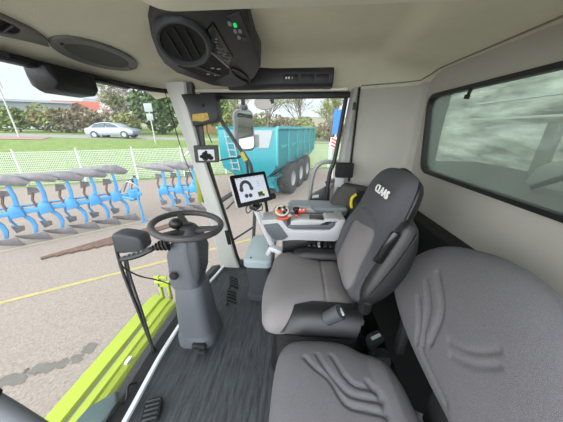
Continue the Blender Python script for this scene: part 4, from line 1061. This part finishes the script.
# ---- car on the road
t = thing('silver_car', 'silver estate car driving along the road', 'car', (-18.4,21.7,gz(-18.2,21.9)), math.radians(8))
def carprof(scale):
    return [(-2.2,.35),(-2.25,.62),(-2.2,.88),(-1.85,.95),(-1.15,1.36),(-.6,1.44),(.2,1.44),(.75,1.28),(1.25,.97),(1.95,.86),(2.22,.68),(2.25,.42),(2.1,.30),(-2.0,.28)]
q = MB(); pr = carprof(1)
R = []
for y, s in ((-.86,.94),(-.80,1.0),(.80,1.0),(.86,.94)): R.append([Vector((x*(.985 if abs(y)>.82 else 1), y*(.86 if z > 1.1 else 1), z if z < .9 else .9+(z-.9)*1.0)) for x, z in pr])
q.loft(R); cb = build('body', q, M_CAR, t, world=False, bevel=.03)
q = MB(); q.prism([(-1.55,.97),(-1.12,1.30),(-.55,1.38),(-.2,1.38),(-.2,.97)], fxz(-.0), .70, .875); q.prism([(-.12,.97),(-.12,1.38),(.2,1.38),(.68,1.23),(1.05,.97)], fxz(0), .70, .875); build('side_window', q, M_CARG, cb, world=False)
for x in (-1.38,1.38):
    for y in (-.74,.74):
        q = MB(); q.cyl((x,y-.16,.33),(x,y+.16,.33),.34,seg=24); w_ = build('wheel', q, M_TYRE, t, world=False)
        q = MB(); q.cyl((x,y-.175,.33),(x,y+.175,.33),.21,seg=16); build('hub_cap', q, M_RIM, w_, world=False)
q = MB(); q.box((2.17,-.6,.66),(.10,.28,.12)); build('headlamp', q, M_WHITEB, cb, world=False, bevel=.02)

# ---- blue sign at the right behind the pillar
t = thing('blue_road_sign', 'blue sign over a red and white marker beside the door pillar', 'sign', (1.93,12.0,GZ))
q = MB(); q.box((1.93,12.0,1.63),(.36,.08,1.15)); build('sign_plate', q, M_BLUES, t)
q = MB(); q.box((1.86,11.97,.62),(.34,.05,.55)); mk = build('marker_board', q, M_WHITE, t)
for k in range(3):
    q = MB(); q.box((0,0,0),(.30,.02,.09), Lmat((1.86,11.935,.45+.17*k),0,0,.5)); build('red_stripe', q, M_RED, mk)
q = MB(); q.cyl((1.93,12.02,GZ),(1.93,12.02,1.2),.05); q.box((1.75,12.0,.1),(.12,.1,1.1)); build('post', q, M_LGR, t)

# ---- vegetation
def leafmat(k, rgb):
    return mat('leaf_'+k, rgb, .9, var=.25, vscale=1.5)
def cloud(mb, c, r, n, s, sq=(1,1,1), mi=0):
    for _ in range(n):
        while True:
            p = Vector((random.uniform(-1,1),random.uniform(-1,1),random.uniform(-1,1)))
            if .25 < p.length < 1: break
        p = p.normalized()*(p.length**.45)
        p = Vector(c)+Vector((p.x*r*sq[0],p.y*r*sq[1],p.z*r*sq[2]))
        a = Vector((random.gauss(0,1),random.gauss(0,1),random.gauss(0,1))).normalized(); b = a.orthogonal().normalized()
        d = a.cross(b); k = s*random.uniform(.6,1.3)
        mb.add([p-b*k-d*k*.6,p+b*k-d*k*.6,p+b*k+d*k*.6,p-b*k+d*k*.6],[(0,1,2,3)],mi)
def shrub(name, label, loc, r, h, col, n=500, group=None, s=.16):
    t = thing(name, label, 'shrub' if h < 3.5 else 'tree', loc, 0, group)
    q = MB(); random.seed(hash(str(loc)) % 999)
    for k in range(5):
        a = random.uniform(0,2*PI); cloud(q, (loc[0]+r*.45*math.cos(a), loc[1]+r*.45*math.sin(a), loc[2]+h*(.3+.12*k)), r*.62, n//5, s, (1,1,h/(2.2*r)))
    build('foliage', q, col, t)
    q = MB(); q.cyl((loc[0],loc[1],loc[2]-.1),(loc[0],loc[1],loc[2]+h*.6),.10,.05,8)
    build('trunk', q, M_WOOD, t)
    return t
def bare(name, label, loc, h, col, seed, n=420, spread=.42):
    t = thing(name, label, 'tree', loc, 0); random.seed(seed)
    q = MB(); lf = MB(); p0 = Vector(loc)
    def br(p, d, L_, r, lvl):
        e_ = p+d*L_; q.cyl(p, e_, r, r*.6, 5)
        if lvl == 0:
            for _ in range(3):
                c = p.lerp(e_, random.random())+Vector((random.gauss(0,.12),random.gauss(0,.12),random.gauss(0,.12)))
                a = Vector((random.gauss(0,1),random.gauss(0,1),random.gauss(0,1))).normalized(); b = a.orthogonal().normalized(); c2 = a.cross(b)
                lf.add([c-b*.07-c2*.05,c+b*.07-c2*.05,c+b*.07+c2*.05,c-b*.07+c2*.05],[(0,1,2,3)])
            return
        for _ in range(5 if lvl > 1 else 4):
            nd = (d+Vector((random.gauss(0,spread),random.gauss(0,spread),random.gauss(.12,spread*.6)))).normalized()
            br(p.lerp(e_, random.uniform(.45,1)), nd, L_*random.uniform(.6,.8), r*.5, lvl-1)
    br(p0-Vector((0,0,.1)), Vector((0,0,1)), h*.34, h*.014, 4)
    build('branches', q, M_WOOD, t); build('new_leaves', lf, col, t)
    return t
L_OL = leafmat('olive', (150,156,92)); L_GR = leafmat('green', (120,142,70)); L_DK = leafmat('dark_green', (92,118,66)); L_YG = leafmat('yellow_green', (176,184,110)); L_BR = leafmat('brown', (150,136,108)); L_WH = leafmat('blossom', (226,218,212))
hedge = [(-33.5,22.5,1.5,2.4,L_OL,'olive bush at the roadside, leftmost beside the grey building'),(-31,23.5,1.7,2.6,L_GR,'green bush just behind the slim white post'),(-29.2,25,1.9,2.9,L_OL,'olive bush in the row right of the white post'),
         (-27,26,2.1,3.0,L_BR,'brownish round bush below the house with red roof'),(-24.6,27,2.2,2.7,L_BR,'brown bush left of the silver car'),(-22.3,28,2.0,2.6,L_OL,'olive bush directly above the silver car roof')]
for X, Y, r, h, m, lab in hedge: shrub('roadside_bush', lab, tuple(P3(X,Y)), r, h, m, 700, 'bushes along the far roadside')
shrub('evergreen_tree', 'large dense green tree behind the road signs', tuple(P3(-19.8,33)), 4.0, 8.5, L_DK, 2600, s=.26)
shrub('evergreen_tree', 'second green tree reaching behind the right front pillar', tuple(P3(-13.0,37)), 3.0, 7.6, L_GR, 1800, s=.26)
shrub('blossom_tree', 'white blossoming tree between the bushes and green tree', tuple(P3(-29.5,38)), 3.4, 7.2, L_WH, 1700, s=.24)
bare('bare_tree', 'leafless tree right of the black visor box', tuple(P3(-26.0,32)), 8.0, L_OL, 4)
bare('willow_tree', 'budding tree left of the exterior mirror', tuple(P3(-7.5,31)), 9.5, L_YG, 5)
bare('willow_tree', 'tall budding tree right above the trailer front', tuple(P3(-3.8,29)), 10.5, L_YG, 6)
bare('willow_tree', 'budding tree above the middle of the trailer', tuple(P3(.2,44)), 13.0, L_YG, 8)
bare('willow_tree', 'small budding tree next to the blue sign', tuple(P3(4.6,32)), 8.5, L_YG, 9)
for X, Y, r, h, m, lab in ((-10.5,33,2.2,3.0,L_OL,'yellow green shrub below the labelled black box'),(-6,33,2.2,3.2,L_OL,'olive shrub behind the exterior mirror'),(-2.5,33,2.4,3.2,L_BR,'brownish shrub above the trailer front'),(1.2,34,2.6,3.0,L_OL,'olive shrub above the trailer tail'),(4.8,35,2.6,2.6,L_BR,'brownish shrub left of the blue sign'),(8,35,2.4,2.6,L_GR,'green shrub behind the blue sign')):
    shrub('hedge_shrub', lab, tuple(P3(X,Y)), r, h, m, 900, 'shrubs in the hedge beyond the trailer')
# distant hills
mb = MB(); vs = []; fs = []
random.seed(2)
for i in range(61):
    a = math.radians(200-200*i/60)+0; d = 260
    x, y = d*math.cos(a), d*math.sin(a)
    h = 7+6*noise.noise(Vector((i*.22,0,0)))+(5 if i > 24 else 1)
    vs += [(x*.75,y*.75,-3),(x,y,h),(x*1.3,y*1.3,h*.7)]
for i in range(60):
    a = i*3; fs += [(a,a+3,a+4,a+1),(a+1,a+4,a+5,a+2)]
mb.add(vs, fs); struct('distant_hills', mb, mat('hill_scrub', (150,148,118), .95, rgb2=(172,166,140), vscale=.06))

# ---- buildings
def house(name, label, loc, rz, w, d, h, rh, mw, mr, windows=0):
    t = thing(name, label, 'building', loc, rz)
    q = MB(); q.box((0,0,h/2-.5),(w,d,h+1)); b = build('walls', q, mw, t, world=False)
    q = MB(); q.loft([[Vector((x,y,z)) for y, z in ((-d/2-.3,h),(0,h+rh),(d/2+.3,h))] for x in (-w/2-.3,w/2+.3)]); build('roof', q, mr, t, world=False)
    for k in range(windows):
        q = MB(); q.box((-w/2+w*(k+.5)/windows,-d/2-.03,h*.55),(w/windows*.4,.06,h*.3)); build('window', q, M_CARG, b, world=False)
    return t
wh = house('warehouse', 'long grey warehouse with a red stripe at far left', (-56,33,.5), math.radians(35), 34, 14, 4.6, .9, M_GREYB, M_GREYB, 0)
q = MB(); q.box((0,-7.05,2.4),(34,.1,.5)); build('red_stripe', q, M_ROOFR, wh, world=False)
q = MB(); q.box((6,-7.08,1.0),(20,.1,.5)); build('pale_band', q, M_WHITEB, wh, world=False)
house('red_roof_house', 'white house with a red roof behind the bushes', (-40,42,.8), math.radians(25), 9, 7, 3.2, 2.0, M_WHITEB, M_ROOFR, 3)
house('town_house', 'pale house with grey roof left of the red-roofed one', (-47,56,.8), math.radians(25), 9, 7, 5.0, 2.2, M_WHITEB, M_GREYB, 3)
house('orange_house', 'orange rendered house with grey roof seen left of the mirror', (-15.2,47,.8), math.radians(5), 9, 7, 3.6, 1.4, M_BRICK, M_GREYB, 3)

# ================================================================== LIGHT, SKY, CAMERA
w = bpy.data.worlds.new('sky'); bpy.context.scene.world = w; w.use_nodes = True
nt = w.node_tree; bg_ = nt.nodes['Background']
tc = nt.nodes.new('ShaderNodeTexCoord'); mp = nt.nodes.new('ShaderNodeMapping'); mp.inputs['Scale'].default_value = (1,1,3.0)
ns = nt.nodes.new('ShaderNodeTexNoise'); ns.inputs['Scale'].default_value = 2.2; ns.inputs['Detail'].default_value = 7; ns.inputs['Roughness'].default_value = .55
rp_ = nt.nodes.new('ShaderNodeValToRGB')
rp_.color_ramp.elements[0].position = .32; rp_.color_ramp.elements[0].color = (.72,.82,.92,1)
rp_.color_ramp.elements[1].position = .60; rp_.color_ramp.elements[1].color = (.93,.94,.95,1)
nt.links.new(tc.outputs['Generated'], mp.inputs['Vector']); nt.links.new(mp.outputs['Vector'], ns.inputs['Vector'])
nt.links.new(ns.outputs['Fac'], rp_.inputs['Fac']); nt.links.new(rp_.outputs['Color'], bg_.inputs['Color'])
# broad bright sky patch, added unseen behind the left-hand door to brighten the cab
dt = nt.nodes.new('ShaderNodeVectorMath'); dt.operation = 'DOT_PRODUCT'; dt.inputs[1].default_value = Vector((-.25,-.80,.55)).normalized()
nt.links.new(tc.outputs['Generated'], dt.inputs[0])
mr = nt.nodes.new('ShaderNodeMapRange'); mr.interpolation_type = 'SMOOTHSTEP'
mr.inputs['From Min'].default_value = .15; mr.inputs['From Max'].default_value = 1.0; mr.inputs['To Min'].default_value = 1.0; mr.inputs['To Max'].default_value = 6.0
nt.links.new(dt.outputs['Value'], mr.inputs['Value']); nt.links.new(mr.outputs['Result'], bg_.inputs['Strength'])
sl = bpy.data.lights.new('sun', 'SUN'); sl.energy = .35; sl.angle = math.radians(25); sl.color = (1,.96,.9)
so = bpy.data.objects.new('sun', sl); COL.objects.link(so)
so.rotation_euler = Vector((.55,.35,-.75)).to_track_quat('-Z','Y').to_euler()

cam = bpy.data.cameras.new('camera'); cam.sensor_fit = 'HORIZONTAL'; cam.sensor_width = 36; cam.lens = 36*215/563; cam.clip_start = .02; cam.clip_end = 900
oc_ = bpy.data.objects.new('camera', cam); COL.objects.link(oc_)
oc_.location = (0,0,1.35); oc_.rotation_euler = (PI/2-math.atan(83/215), 0, math.radians(4.2))
sc = bpy.context.scene; sc.camera = oc_
sc.view_settings.view_transform = 'Standard'; sc.view_settings.look = 'None'; sc.view_settings.gamma = 1; sc.view_settings.exposure = .30
sc.view_settings.use_curve_mapping = False
